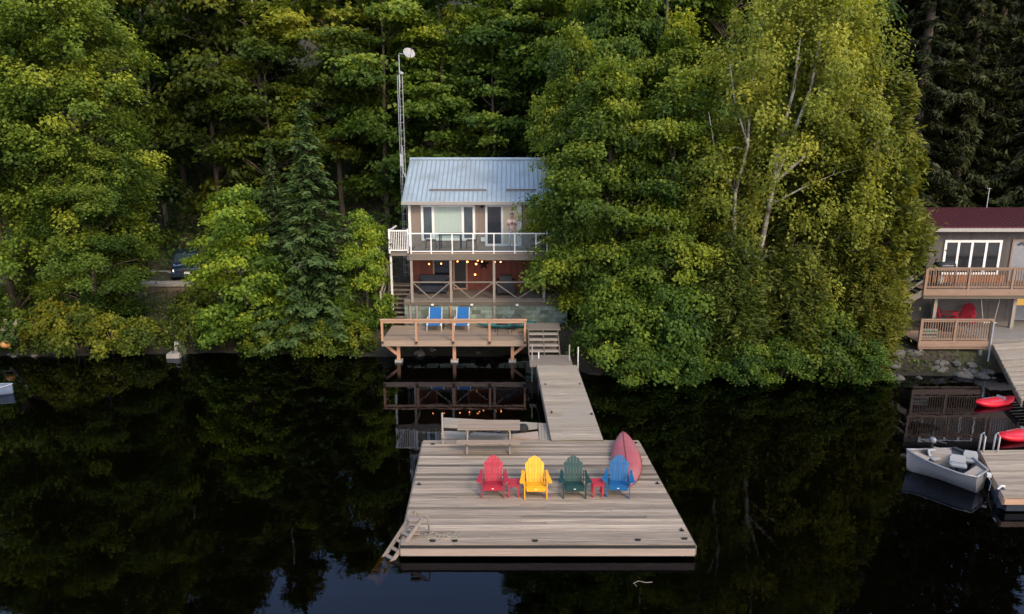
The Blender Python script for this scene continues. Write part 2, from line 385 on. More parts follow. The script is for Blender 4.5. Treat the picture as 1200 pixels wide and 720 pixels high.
# driveway sheet draped on the ground beside the cottage
mb = MB(); pa = [(-34,43.2),(-26,42.9),(-20,42.6),(-15,42.2),(-11,41.6),(-7.5,41.4)]
rows = []
for (x, y) in pa: rows.append([Vector((x, y + dy, hz(x, y+dy) + 0.03)) for dy in np.linspace(-1.9, 1.9, 6)])
mb.loft(rows, closed=False, cap=False)
struct('driveway', mb, pm('gravel_driveway', (0.27,0.25,0.22), 0.95, var=0.3, scale=9, bump=0.4), smooth=True)

# ---------------------------------------------------------------- vegetation
def nrm(a): return a / np.maximum(np.linalg.norm(a, axis=-1, keepdims=True), 1e-6)
class Leaves:
    def __init__(s): s.P, s.Q = [], []
    def add(s, P_, Dr, Nm, L, W, v):
        n = len(P_); L = np.broadcast_to(L, (n,))[:, None]; W = np.broadcast_to(W, (n,))[:, None]
        Dr = nrm(Dr); S = nrm(np.cross(Nm, Dr)); N2 = np.cross(Dr, S)
        a = P_ - Dr*L*0.5; c = P_ + Dr*L*0.5 - N2*L*0.14
        m = P_ - Dr*L*0.06 + N2*L*0.06
        b = m + S*W*0.5; d = m - S*W*0.5
        s.P.append(np.stack([a, b, c, d], 1).reshape(-1, 3)); s.Q.append(np.repeat(np.clip(v, 0, 1), 4))
    def build(s, name, mat, parent):
        V = np.concatenate(s.P).astype(np.float32); A = np.concatenate(s.Q).astype(np.float32); n = len(V)//4
        me = bpy.data.meshes.new(name)
        me.vertices.add(len(V)); me.vertices.foreach_set('co', V.ravel())
        me.loops.add(4*n); me.loops.foreach_set('vertex_index', np.arange(4*n, dtype=np.int32))
        me.polygons.add(n); me.polygons.foreach_set('loop_start', np.arange(0, 4*n, 4, dtype=np.int32))
        me.update(calc_edges=True)
        at = me.attributes.new('v', 'FLOAT', 'POINT'); at.data.foreach_set('value', A)
        me.materials.append(mat)
        o = bpy.data.objects.new(name, me); COL.objects.link(o)
        if parent is not None: o.parent = parent
        return o
def rn(*s): return rng.normal(size=s)
def pad(LV, c, az, a, b, th, n, L, W, v0, droop=0.35, up=1.0, hang=0.35, vs=0.13, dirout=0.8):
    r = np.sqrt(rng.random(n)); ph = rng.random(n)*2*np.pi
    # ragged edge
    r = r * (0.75 + 0.25*np.sin(ph*3 + rng.random()*6) + 0.18*np.sin(ph*7 + rng.random()*6))
    o = np.array([math.cos(az), math.sin(az), 0]); t = np.array([-math.sin(az), math.cos(az), 0])
    xi, et = a*r*np.cos(ph), b*r*np.sin(ph)
    z = th*rn(n)*0.5 - droop*(xi/a*0.5 + 0.6*r*r)*a*0.6
    p = np.asarray(c) + o*xi[:, None] + t*et[:, None]; p[:, 2] += z
    rad = o*np.cos(ph)[:, None] + t*np.sin(ph)[:, None]
    Nm = nrm(np.array([0, 0, up]) + o*0.45 + rad*0.25 + rn(n, 3)*0.38)
    Dr = nrm(rad*dirout + o*0.4 + np.array([0, 0, -hang]) + rn(n, 3)*0.45)
    sz = 0.75 + 0.5*rng.random(n)
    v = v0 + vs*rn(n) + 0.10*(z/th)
    LV.add(p, Dr, Nm, L*sz, W*sz, v)
def trunk_path(h, lean=0.0, wob=0.25, k=9):
    az = rng.random()*6.28; pts = []
    for i in range(k):
        t = i/(k-1)
        pts.append(Vector((math.cos(az)*lean*t + wob*math.sin(t*5+az)*t, math.sin(az)*lean*t + wob*math.cos(t*4+az*2)*t, h*t)))
    return pts
def on_path(pts, z):
    h = pts[-1].z; t = min(max(z/h, 0), 1)*(len(pts)-1); i = min(int(t), len(pts)-2)
    return pts[i].lerp(pts[i+1], t - i)
def profile(kind, t):
    if kind == 'oval': return (math.sin(math.pi*min(1, t**0.75*0.93+0.06)))**0.6
    if kind == 'tall': return (0.55 + 0.45*math.sin(math.pi*min(1, t*0.9+0.05)))*(1-t**4*0.8)*(0.7+0.3*min(1, t*6))
    if kind == 'dome': return math.sqrt(max(0, 1 - (t*0.98)**2))
    if kind == 'cone': return (1-t)**0.75
    return 1
LEAVES = {'maple': 'maple', 'birch': 'birch', 'shrub': 'shrub'}
SEED = [100]
def reseed():
    global rng
    SEED[0] += 1; rng = np.random.default_rng(SEED[0])
def broad_tree(name, label, h, r, z0, kind, npads, per, L, W, leaf='maple', bark='bark', padr=1.15, padth=0.4, trunk_r=0.2, group=None, lean=0.3, branches=0.5, droop=0.35, hang=0.35, cat='tree', vs=0.13, pv=0.17, up=1.0, bdiv=7):
    reseed(); root = thing(name, label, cat, group=group)
    tp = trunk_path(h*0.92, lean); tb = MB()
    tb.tube([tp[0] - Vector((0,0,0.8))] + tp, [trunk_r*1.25] + [trunk_r*(1 - 0.85*i/(len(tp)-1)) for i in range(len(tp))], 8)
    LV = Leaves()
    nbough = max(7, int(npads/bdiv)); BG = []
    for i in range(nbough):
        t = (i + rng.random())/nbough
        if kind in ('oval', 'dome'): t = t**0.9
        BG.append((t, i*2.39996 + rng.normal()*0.45, 1 - 0.62*rng.random()**1.6, 0.15*rng.normal()))
    for i in range(npads):
        t, az, f, bv = BG[i % nbough]
        rr = r*profile(kind, t); k1 = 0.9 + 0.5*rng.random()
        z = z0 + (h - z0)*t*0.97
        cpt = on_path(tp, z)
        e = Vector(rng.normal(size=3)); e.z *= 0.42
        if kind == 'dome': e.z = abs(e.z)*0.5
        bs = 0.27*r*(0.55 + 0.45*rr/r)
        c = Vector((cpt.x + math.cos(az)*rr*f*0.9 + e.x*bs, cpt.y + math.sin(az)*rr*f*0.9 + e.y*bs, z + e.z*bs*1.3 - 0.18*(e.x**2 + e.y**2)*bs))
        dx_, dy_ = c.x - cpt.x, c.y - cpt.y; q_ = math.hypot(dx_, dy_); lim = rr*(0.9 + 0.12*math.sin(az*3 + z))
        if q_ > lim: c.x, c.y = cpt.x + dx_*lim/q_, cpt.y + dy_*lim/q_
        pr = padr*(0.6 + 0.75*rng.random())*(0.65 + 0.35*(rr/r))
        nn = int(per*(pr/padr)**1.6)
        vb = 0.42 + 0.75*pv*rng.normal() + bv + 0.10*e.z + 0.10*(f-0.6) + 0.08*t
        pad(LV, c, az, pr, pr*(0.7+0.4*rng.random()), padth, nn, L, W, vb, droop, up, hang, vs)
        if rng.random() < branches and f > 0.35:
            zb = max(z - (0.5 + 0.5*rr*f), z0*0.6); b0 = on_path(tp, zb); q = b0.lerp(c, 0.55) + Vector((0, 0, 0.15))
            r0 = trunk_r*0.36*(1 - 0.6*t)
            tb.tube([b0, q, c - Vector((0,0,0.12))], [r0, r0*0.6, r0*0.15], 5)
    part('trunk', tb, M[bark], root, smooth=True, local=True)
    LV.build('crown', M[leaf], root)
    return root
def spruce_tree(name, label, h, r, z0=0.4, leaf='spruce', step=0.34, nb=11, cards=26, L=0.26, W=0.075, group=None, droop=0.25, pw=0.85, gaps=0.1, bark='bark'):
    reseed(); root = thing(name, label, 'tree', group=group)
    tb = MB(); tb.tube([(0,0,-0.8),(0,0,h*0.5),(0,0,h*0.98)], [h*0.018, h*0.011, 0.02], 7)
    LV = Leaves(); z = z0
    while z < h - 0.1:
        t = (z - z0)/(h - z0); ln = r*(1-t)**pw*(0.8+0.35*rng.random()); k = max(4, int(nb*(0.55+0.45*(1-t))))
        a0 = rng.random()*6.28
        for j in range(k):
            if rng.random() < gaps: continue
            az = a0 + j*6.283/k + rng.normal()*0.16; l = ln*(0.72+0.4*rng.random()); zz = z + rng.normal()*0.1
            o = np.array([math.cos(az), math.sin(az), 0]); tt = np.array([-math.sin(az), math.cos(az), 0])
            n = max(6, int(cards*(0.35+0.65*l/r)*l/ r * 2.2)) if l > .3 else 6
            s = rng.random(n)**0.75
            side = np.where(rng.random(n) < 0.5, -1, 1)
            wid = (0.34*l*(1-s)*0.8 + 0.08)*rng.random(n)
            p = o*(s*l)[:, None] + tt*(side*wid)[:, None]
            p[:, 2] += zz - droop*l*s**1.3*(1-0.35*s) + 0.05*rn(n) - 0.12*wid
            Dr = o*0.75 + tt*(side*0.62)[:, None] + np.array([0,0,-0.1]) + rn(n,3)*0.22
            Nm = np.array([0,0,1.0]) + o*0.35 + rn(n,3)*0.35
            sz = (0.75+0.5*rng.random(n))
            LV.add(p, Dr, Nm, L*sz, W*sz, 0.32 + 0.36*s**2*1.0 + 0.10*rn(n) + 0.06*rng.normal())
            if l > 0.5:
                b = o*l*0.8
                tb.tube([(0,0,zz), (b[0], b[1], zz - droop*l*0.55)], [0.03, 0.008], 4)
        z += step*(0.8 + 0.4*rng.random())*(0.6+0.5*(1-t))
    part('trunk', tb, M[bark], root, smooth=True, local=True)
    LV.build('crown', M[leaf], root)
    return root
def cedar_tree(name, label, h, r, z0=0.2, nclump=520, per=85, L=0.24, W=0.085, leaf='cedar', group=None, pw=0.5, base=0.28):
    reseed(); root = thing(name, label, 'tree', group=group)
    tb = MB(); tb.tube([(0,0,-0.8),(0.05,0,h*0.5),(0,0.05,h*0.95)], [h*0.022, h*0.014, 0.02], 7)
    LV = Leaves()
    for i in range(nclump):
        t = 1 - math.sqrt(1 - (i+rng.random())/nclump*0.995)
        rr = r*min(1, (1-t)**pw*(0.9 + 0.1*math.sin(t*23)))*(base + (1-base)*min(1, t*2.4+0.1))
        az = i*2.39996 + rng.normal()*0.3; f = 1 - 0.38*rng.random()**1.6
        o = np.array([math.cos(az), math.sin(az), 0]); tt = np.array([-math.sin(az), math.cos(az), 0])
        c = o*rr*f + np.array([0, 0, z0 + (h-z0)*t])
        k = 0.42 + 0.4*rng.random(); k *= 0.6 + 0.4*(1-t)
        n = int(per*(0.5+0.7*rng.random()))
        u = rn(n, 3)*0.45
        p = c + o*(u[:,0]*k*0.75)[:,None] + tt*(u[:,1]*k*0.62)[:,None]; p[:,2] += u[:,2]*k*0.9 + 0.25*k
        p += o*(np.maximum(0, -u[:,2])*k*0.35)[:,None]
        Dr = o*0.8 + np.array([0,0,0.25]) + rn(n,3)*0.5; Dr[:, 2] -= 0.5*(u[:,2] < 0)
        Nm = tt*rng.normal()*0.8 + o*0.45 + np.array([0,0,0.75]) + rn(n,3)*0.4
        sz = 0.7+0.6*rng.random(n)
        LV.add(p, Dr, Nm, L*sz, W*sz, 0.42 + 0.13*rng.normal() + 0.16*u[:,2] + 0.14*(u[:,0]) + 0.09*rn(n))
        if i % 4 == 0: tb.tube([(0,0,max(0.2, c[2]-rr*0.4)), tuple(c)], [0.05*(1-t)+0.012, 0.01], 4)
    part('trunk', tb, M['bark'], root, smooth=True, local=True)
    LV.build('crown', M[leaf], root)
    return root
def shrub_plant(name, label, h, r, npads, per, L, W, leaf='shrub', group=None, padr=0.5, pv=0.2):
    reseed(); root = thing(name, label, 'shrub', group=group); tb = MB(); LV = Leaves()
    for k in range(7):
        az = k*0.9 + rng.random(); q = Vector((math.cos(az)*r*0.6, math.sin(az)*r*0.6, h*0.75))
        tb.tube([(math.cos(az)*0.08, math.sin(az)*0.08, -0.4), q*0.55 + Vector((0,0,0.1)), q], [0.035, 0.025, 0.008], 5)
    for i in range(npads):
        t = (i+rng.random())/npads; az = i*2.39996 + rng.normal()*0.5; f = 1-0.6*rng.random()**1.5
        rr = r*profile('dome', t); c = (math.cos(az)*rr*f, math.sin(az)*rr*f, 0.12 + h*t*0.95)
        pad(LV, c, az, padr*(0.6+0.7*rng.random()), padr*(0.6+0.5*rng.random()), 0.28, int(per*(0.6+0.8*rng.random())), L, W, 0.45+pv*rng.normal()+0.1*t, 0.5, 0.8, 0.5)
    part('stems', tb, M['bark'], root, smooth=True, local=True); LV.build('foliage', M[leaf], root)
    return root
def tintt(root, c):
    for ch in root.children:
        if ch.name.split('.')[0] in ('crown', 'foliage'): ch.color = (c[0]*.95, c[1]*.87, c[2]*.70, 1)
def ground_at(o, dz=0): o.location.z = hz(o.location.x, o.location.y) + dz
def put(o, x, y, rz=0, s=None, tint=None, dz=-0.05):
    o.location = (x, y, hz(x, y) + dz); o.rotation_euler = (0, 0, rz)
    if s is not None: o.scale = s if hasattr(s, '__len__') else (s, s, s)
    if tint: tintt(o, tint)
    return o
USED = set()
def plant(proto, x, y, rz, s, tint, label, group=None, dz=-0.05):
    if proto.name not in USED: o = proto; USED.add(proto.name)
    else: o = dup(proto, (0,0,0))
    o['label'] = label
    if group: o['group'] = group
    elif 'group' in o: del o['group']
    return put(o, x, y, rz, s, tint, dz)

# ---- the big shore trees left of the cottage
bigA = broad_tree('maple_tree', '', 21, 3.7, 1.2, 'tall', 420, 300, 0.16, 0.125, padr=1.0, padth=0.42, bdiv=4, trunk_r=0.3)
plant(bigA, -21.1, 34.3, 0.4, 1, (1.9,1.7,1.35), 'tallest leafy green maple on the left shore, filling the height of the picture')
bigB = broad_tree('maple_tree', '', 15, 3.4, 0.8, 'oval', 175, 420, 0.165, 0.13, padr=1.2, padth=0.36, trunk_r=0.26)
plant(bigB, -24.2, 33.0, 2.1, (1.1,1.0,1.15), (1.8,1.62,1.25), 'broad maple at the far left edge of the shore beside the driftwood')
plant(bigB, -19.9, 32.8, 4.4, (0.72,0.72,0.62), (1.02,1.05,0.9), 'lower maple between the tallest left maple and the parked car')
young = broad_tree('young_maple_tree', '', 7.3, 2.05, 0.5, 'oval', 150, 220, 0.17, 0.135, padr=0.8, padth=0.24, trunk_r=0.1, pv=0.2)
plant(young, -12.05, 31.2, 0.5, (1.0,1.0,1.0), (1.95,1.85,1.15), 'bright yellow-green young maple standing right of the parked car')
plant(young, -6.8, 32.3, 2.5, (0.62,0.62,0.76), (1.95,1.85,1.15), 'slim bright sapling beside the wooden stairs left of the cottage')
plant(young, -8.0, 31.3, 4.0, (0.42,0.42,0.30), (1.35,1.4,1.0), 'low leafy sapling at the foot of the spruce by the shore deck')
sp = spruce_tree('spruce_tree', '', 10.8, 2.65, cards=52, L=0.33, W=0.125, nb=13)
plant(sp, -9.25, 32.2, 0.2, (1.1,1.1,.98), (1.5,1.5,1.35), 'tall dark spruce with a pointed top between the young maple and the cottage')
plant(sp, -12.6, 37.2, 1.9, (0.62,0.62,0.80), (1.1,1.05,0.9), 'small spruce whose tip shows above the bright young maple')

# ---- the mass of trees between the two houses
wideA = broad_tree('maple_tree', '', 12, 3.4, 0.9, 'oval', 200, 370, 0.16, 0.13, padr=1.1, padth=0.32, trunk_r=0.2, pv=0.19)
wideB = broad_tree('maple_tree', '', 13, 3.6, 1.0, 'oval', 205, 370, 0.16, 0.13, padr=1.15, padth=0.32, trunk_r=0.2, pv=0.19)
plant(wideA, 4.15, 31.0, 0.3, (0.95,0.9,0.97), (1.6,1.45,1.05), 'leafy maple overhanging the right end of the cottage and its upper deck')
plant(wideB, 6.7, 30.4, 1.4, (0.85,0.85,0.86), (1.35,1.3,1.0), 'leafy maple in the middle of the mass of trees right of the gangway')
plant(wideB, 7.9, 34.2, 3.0, (0.95,0.95,1.05), (1.6,1.4,0.9), 'maple with yellowing top behind the mass of trees left of the birch')
plant(wideA, 5.0, 38.2, 4.2, (1.15,1.15,1.45), (1.2,1.2,0.95), 'tall maple rising right behind the cottage roof')
plant(wideB, 3.0, 32.6, 5.2, (0.74,0.74,0.98), (1.4,1.3,1.0), 'maple covering the right end of the cottage roof')
# birch
def birch_tree():
    reseed()
    root = thing('birch_tree', 'tall white-stemmed birch with pale yellow-green leaves above the right shore', 'tree')
    tb = MB(); LV = Leaves(); h = 14.2
    stems = [[(0,0,-0.6),(0.1,0,2.2),(0.45,0,4.6),(0.75,0.1,6.8),(1.35,0.1,8.6),(2.0,0.2,10.5),(2.3,0.3,12.8)],
             [(0.45,0,4.6),(0.65,-0.1,6.4),(0.75,-0.2,8.4),(1.15,-0.2,10.4),(1.2,-0.3,12.6),(1.0,-0.3,13.8)],
             [(-0.25,0.1,-0.6),(-0.5,0,2.4),(-0.8,-0.1,4.5),(-0.9,-0.1,6.4),(-0.55,-0.2,8.3),(-0.6,-0.3,10.3),(-0.4,-0.2,12.2)],
             [(0.75,0.1,6.8),(1.9,-0.1,7.9),(3.0,-0.2,9.2),(3.6,-0.3,10.4)],
             [(0.1,0,3.6),(1.5,-0.6,4.2),(2.9,-0.9,4.4)],
             [(0.6,0,5.9),(1.6,-0.6,6.6),(2.8,-0.9,7.2)],
             [(-0.9,-0.1,6.4),(-1.9,-0.3,8.0),(-2.3,-0.4,9.6)],
             [(-0.55,-0.2,8.3),(-1.3,-0.5,10.0),(-1.6,-0.5,11.4)]]
    rad = [0.16,0.11,0.12,0.075,0.06,0.055,0.06,0.05]
    for s_, r_ in zip(stems, rad): tb.tube(s_, [r_*(1-0.8*i/(len(s_)-1)) for i in range(len(s_))], 7)
    SP = [Vector(p) for s_ in stems for p in s_]
    for i in range(330):
        t = (i+rng.random())/330; z = 2.6 + (h-2.6)*t
        rr = 4.3*(0.45+0.55*math.sin(math.pi*min(1, t*0.74+0.16)))*(1 if t < .86 else 1-2.4*(t-.86)); az = i*2.39996 + rng.normal()*0.4; f = 1-0.75*rng.random()**1.5
        cx = 0.75 + 0.9*t
        c = Vector((cx+math.cos(az)*rr*f, math.sin(az)*rr*f*0.85, z))
        if c.y < -0.3 and abs(c.x - (0.5+ (c.z-4)*0.13)) < 0.75 and 2.5 < c.z < 10.5 and rng.random() < 0.8: continue
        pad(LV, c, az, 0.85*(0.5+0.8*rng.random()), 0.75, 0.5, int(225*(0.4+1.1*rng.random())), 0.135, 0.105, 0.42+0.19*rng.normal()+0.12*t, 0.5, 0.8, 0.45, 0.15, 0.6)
        near = min(SP, key=lambda p: (p-c).length + (2 if p.z > c.z else 0))
        if i % 4 == 0 and (near-c).length < 2.2: tb.tube([near, near.lerp(c, 0.55)+Vector((0,0,0.2)), c], [0.02,0.012,0.004], 4)
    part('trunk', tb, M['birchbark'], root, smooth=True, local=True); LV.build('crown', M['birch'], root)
    return root
bt = put(birch_tree(), 10.3, 29.9, 0, (1.0,1,1.03), (1.4,1.42,1.2))
cedA = cedar_tree('cedar_tree', '', 11.5, 2.6)
cedB = cedar_tree('cedar_tree', '', 8.0, 2.1, nclump=420, per=75)
plant(cedA, 15.3, 30.2, 0.3, (1.2,1.15,1.04), (1.3,1.22,0.9), 'tallest olive-green cedar at the right edge of the tree mass, by the red-roofed house')
plant(cedA, 13.3, 31.0, 2.3, (1.0,1.0,1.1), (1.1,1.05,0.85), 'olive cedar rising behind the birch crown')
plant(cedB, 15.1, 28.5, 1.1, (0.72,0.72,0.6), (1.4,1.2,0.8), 'short yellowish cedar beside the stairs of the red-roofed house')
plant(cedB, 14.6, 28.3, 3.1, (0.85,0.85,0.62), (1.2,1.1,0.85), 'low rounded cedar leaning over the brown boat ramp')
plant(cedB, 11.6, 28.4, 5.1, (1.0,1.0,0.72), (0.95,0.95,0.85), 'cedar at the water below the birch trunk')
plant(cedB, 9.1, 28.4, 0.8, (1.05,1.0,0.78), (0.8,0.9,0.85), 'dark cedar on the waterline in the middle of the tree mass')
low = broad_tree('overhanging_tree', '', 4.6, 2.0, 0.15, 'dome', 105, 110, 0.17, 0.135, padr=0.72, padth=0.35, trunk_r=0.09, droop=0.6, hang=0.6)
plant(low, 4.1, 28.7, 0.1, (0.85,0.85,0.8), (1.15,1.2,0.85), 'leafy bush arching over the top of the gangway steps')
plant(low, 5.9, 28.0, 1.9, (0.95,0.9,0.85), (1.0,1.1,0.9), 'green bush drooping to the water just right of the gangway')
plant(low, 7.6, 28.2, 3.3, (1.0,0.9,0.95), (0.85,1.0,0.85), 'dark bush overhanging the water below the middle maple')
for j, (x, y, s_, lb) in enumerate(((5.0,27.5,.55,'small green bush at the waterline beside the gangway poles'), (6.8,27.3,.6,'low bush touching the water, second clump from the gangway'), (9.6,27.3,.6,'low bush touching the water below the birch'), (11.0,27.4,.55,'low bush on the waterline left of the cedar at the water'), (14.3,27.3,.5,'small bush on the waterline right of the brown boat ramp'))): plant(low, x, y, j*1.9, (s_*1.1, s_, s_*.8), (0.9,1.0,0.85), lb)
plant(low, 12.9, 27.9, 4.6, (0.8,0.8,0.72), (1.15,1.1,0.85), 'bush overhanging the water left of the brown boat ramp')
# ---- shrubs on the left bank
shA = shrub_plant('shrub', '', 2.0, 1.25, 40, 75, 0.17, 0.13)
shB = shrub_plant('shrub', '', 1.5, 1.3, 36, 75, 0.15, 0.12)
LSH = [(-22.4,31.4,1.15,(0.75,0.95,0.8),'dark green shrub on the bank beside the driftwood'), (-20.9,31.2,1.0,(1.1,1.0,0.7),'yellowish shrub under the left edge of the tallest maple'),
       (-19.6,31.3,1.05,(1.12,1.08,0.8),'golden-leaved shrub on the bank below the tallest maple'), (-18.2,31.2,0.95,(1.05,1.05,0.8),'golden shrub on the waterline left of the pale stone block'),
       (-16.9,31.4,0.9,(0.95,1.0,0.75),'rounded green shrub just left of the pale stone block'), (-14.6,31.6,0.8,(0.6,0.72,0.6),'dark low shrub between the stone block and the young maple'),
       (-11.2,31.3,0.85,(0.8,0.95,0.7),'green shrub under the right side of the young maple'), (-9.9,31.3,0.75,(0.6,0.75,0.6),'dark shrub at the foot of the tall spruce'),
       (-8.4,31.2,0.8,(0.95,1.05,0.7),'green shrub on the waterline left of the shore deck'), (-7.1,31.2,0.75,(1.1,1.15,0.75),'light green shrub against the left end of the shore deck'),
       (-16.2,35.6,1.1,(0.8,0.9,0.7),'shrub under the driveway wall below the parked car'), (-13.4,34.4,1.1,(0.7,0.8,0.65),'shrub in the shade behind the young maple')]
for i, (x, y, s, t, lb) in enumerate(LSH): plant(shA if i % 2 else shB, x, y - (0.45 if y < 32 else 0), i*1.7, (s, s, s*(0.9+0.12*(i % 3))), t, lb)
# ---- forest on the slope behind
fA = broad_tree('forest_maple_tree', '', 19, 3.7, 3.0, 'tall', 105, 200, 0.30, 0.235, padr=1.75, padth=0.34, trunk_r=0.2, pv=0.2)
fB = broad_tree('forest_maple_tree', '', 20, 3.9, 5.0, 'oval', 105, 200, 0.30, 0.235, padr=1.8, padth=0.34, trunk_r=0.2, pv=0.2)
fC = broad_tree('forest_maple_tree', '', 17, 3.5, 1.8, 'tall', 100, 200, 0.29, 0.23, padr=1.7, padth=0.33, trunk_r=0.18, pv=0.2)
dcA = spruce_tree('dark_conifer_tree', '', 19, 3.3, 1.5, 'darkcon', step=0.5, nb=11, cards=70, L=0.38, W=0.12, droop=0.32, gaps=0.15)
FR = [  # x, y, proto, scale, tint, label
 (-29,41,fA,1.0,(0.80,0.80,0.63),'leafy forest maple behind the broad maple at the left edge'),
 (-25.5,45.5,fC,1.0,(0.85,0.80,0.65),'forest maple above and left of the parked car, behind the tallest left maple'),
 (-19.6,47.4,fA,0.95,(0.98,0.84,0.65),'forest maple straight behind the parked car'),
 (-15.6,46.6,fC,0.95,(1.05,0.97,0.77),'tiered forest maple above the small spruce'),
 (-11.6,48.3,fB,0.95,(1.88,1.55,1.19),'forest maple beside the bare grey trunk left of the antenna mast'),
 (-8.2,46.4,fC,1.0,(1.40,1.40,1.19),'dark forest maple behind the tip of the tall spruce'),
 (-4.6,47.2,fA,0.9,(1.56,1.47,1.19),'forest maple directly behind the left half of the cottage roof'),
 (-1.2,46.2,fC,0.85,(1.18,1.25,1.19),'shaded forest maple behind the middle of the cottage roof'),
 (2.0,47.6,fB,0.95,(1.56,1.47,1.19),'forest maple behind the right end of the cottage roof'),
 (4.2,43.2,fC,0.85,(1.65,1.55,1.19),'forest maple close behind the tall maple at the cottage'),
 (8.6,45.0,fA,0.95,(1.88,1.63,1.19),'forest maple with bright crown behind the birch'),
 (13.0,44.2,fB,0.95,(1.31,1.32,1.19),'forest maple behind the right half of the birch'),
 (17.6,42.6,fC,0.95,(0.78,0.82,0.81),'forest maple behind the tallest cedar'),
 (20.2,42.8,dcA,0.95,(1.11,1.00,0.92),'dark conifer just left of the red roof'),
 (23.2,41.4,dcA,1.0,(0.89,0.85,0.81),'dark conifer directly behind the left part of the red roof'),
 (26.6,42.4,dcA,0.9,(1.23,1.10,0.92),'dark conifer behind the antenna of the red-roofed house'),
 (33.6,43.5,dcA,1.0,(1.05,1.00,0.92),'dark conifer outside the right edge behind the red-roofed house'),
 (28.3,46.5,dcA,1.05,(0.95,0.92,0.87),'dark conifer in the second row behind the red roof, right of the antenna'),
 (24.6,46.8,dcA,1.0,(1.10,1.05,0.97),'dark conifer in the second row behind the red roof, left of the antenna'),
 (30.0,41.0,dcA,1.05,(1.00,0.95,0.82),'dark conifer at the right edge behind the red roof'),
]
for i, (x, y, pr, s, t, lb) in enumerate(FR): zs = 1.75 if x > 16 else 1.3 if x < -16 or x > 3.5 else 1.0; plant(pr, x, y, i*1.3, (s*1.05, s*1.05, s*zs), t, lb)
reseed(); k = 0
for Y, x0, x1, st in ((52.5,-40,42,5.4),(58.5,-44,46,5.8),(66,-48,52,6.2)):
    x = x0 + (k % 3)
    while x < x1:
        yy = Y + rng.normal()*1.3; xx = x + rng.normal()*1.0; s = 0.9 + 0.22*rng.random()
        zs = 1.35
        if -16 < xx < 1.5: s *= 0.76; zs = 0.95
        if xx > 14: zs = 1.75
        conif = xx > 0.36*yy or rng.random() < 0.06
        g = (0.75 + 0.4*rng.random())*(0.75 if xx < -0.33*yy else 1.0); yel = 0.95 + 0.35*rng.random()
        if conif: plant(dcA, xx, yy, rng.random()*6, (s,s,s*zs), (g,g,g), 'dark conifer in the dense forest high on the slope', 'dark conifers of the forest behind')
        else: plant((fA,fB,fC)[k % 3], xx, yy, rng.random()*6, (s*1.06,s*1.06,s*zs), (g*yel*0.92, g, g*0.85), 'leafy maple in the dense forest high on the slope', 'maples of the forest behind')
        k += 1; x += st
# bare trunks between the crowns
def bare_trunk(h, r):
    tb = MB(); tp = trunk_path(h, 0.5, 0.12)
    tb.tube([tp[0]-Vector((0,0,1))]+tp, [r*1.2]+[r*(1-0.6*i/8) for i in range(9)], 8)
    br = MB()
    for j in range(9):
        z = h*(0.35+0.6*rng.random()); b = on_path(tp, z); az = rng.random()*6.28
        br.tube([b, b+Vector((math.cos(az)*0.7, math.sin(az)*0.7, 0.5)), b+Vector((math.cos(az)*1.3, math.sin(az)*1.3, 0.7))], [0.04,0.025,0.008], 4)
    return tb, br
for px, y, h, lb in ((308,49.5,19,'bare pale grey trunk standing among maples left of the antenna mast'), (177,50,18,'thin bare trunk in the forest right of the tallest left maple'), (786,41.8,17,'bare leaning trunk behind the trees left of the birch')):
    r_ = thing('bare_tree', lb, 'tree'); tb, br = bare_trunk(h, 0.15)
    tb.add(br.v, br.f); part('trunk', tb, M['barkgrey'], r_, smooth=True, local=True)
    put(r_, XatY(px, y, 14), y)
# ---- undergrowth that nobody could count
def scatter(name, label, n, region, L, W, hgt, mat, tint=(1,1,1)):
    LV = Leaves(); x = rng.uniform(region[0], region[1], n); y = rng.uniform(region[2], region[3], n)
    cl = np.sin(x*1.7+2*np.sin(y*1.1))*np.sin(y*1.9+np.sin(x)) ; kp = (cl + 0.5*rn(n)) > -0.25
    inside = ((x > -6.3) & (x < 3.5) & (y > 28.5) & (y < 41)) | ((x > 16.8) & (y > 28.4) & (y < 40)) | ((x < -7) & (np.abs(y-42.4) < 2.2)) | ((x > 0.4) & (x < 3.2) & (y < 32))
    kp &= ~inside & (y > shore(x) + 0.05); x, y, cl = x[kp], y[kp], cl[kp]; n = len(x)
    z = height(x, y) + hgt*rng.random(n)*(0.5+0.5*np.clip(cl, 0, 1))
    Dr = rn(n, 3)*0.6 + np.array([0, -0.2, 0.55]); Nm = np.array([0, -0.3, 1.0]) + rn(n, 3)*0.5
    sz = 0.7+0.6*rng.random(n)
    LV.add(np.stack([x, y, z], 1), Dr, Nm, L*sz, W*sz, 0.42 + 0.2*cl*0.5 + 0.15*rn(n))
    o = LV.build(name, mat, None); o['label'] = label; o['category'] = 'ground cover'; o['kind'] = 'stuff'; o.color = (*tint, 1)
    return o
scatter('bank_ground_cover', 'low leafy weeds and grass covering the bank', 90000, (-32, 24, 26.8, 44), 0.16, 0.085, 0.5, M['grass'], (0.85,0.95,0.8))
scatter('forest_undergrowth', 'ferns and saplings on the forest floor of the slope', 60000, (-45, 48, 44, 75), 0.34, 0.2, 1.5, M['maple'], (0.75,0.9,0.75))
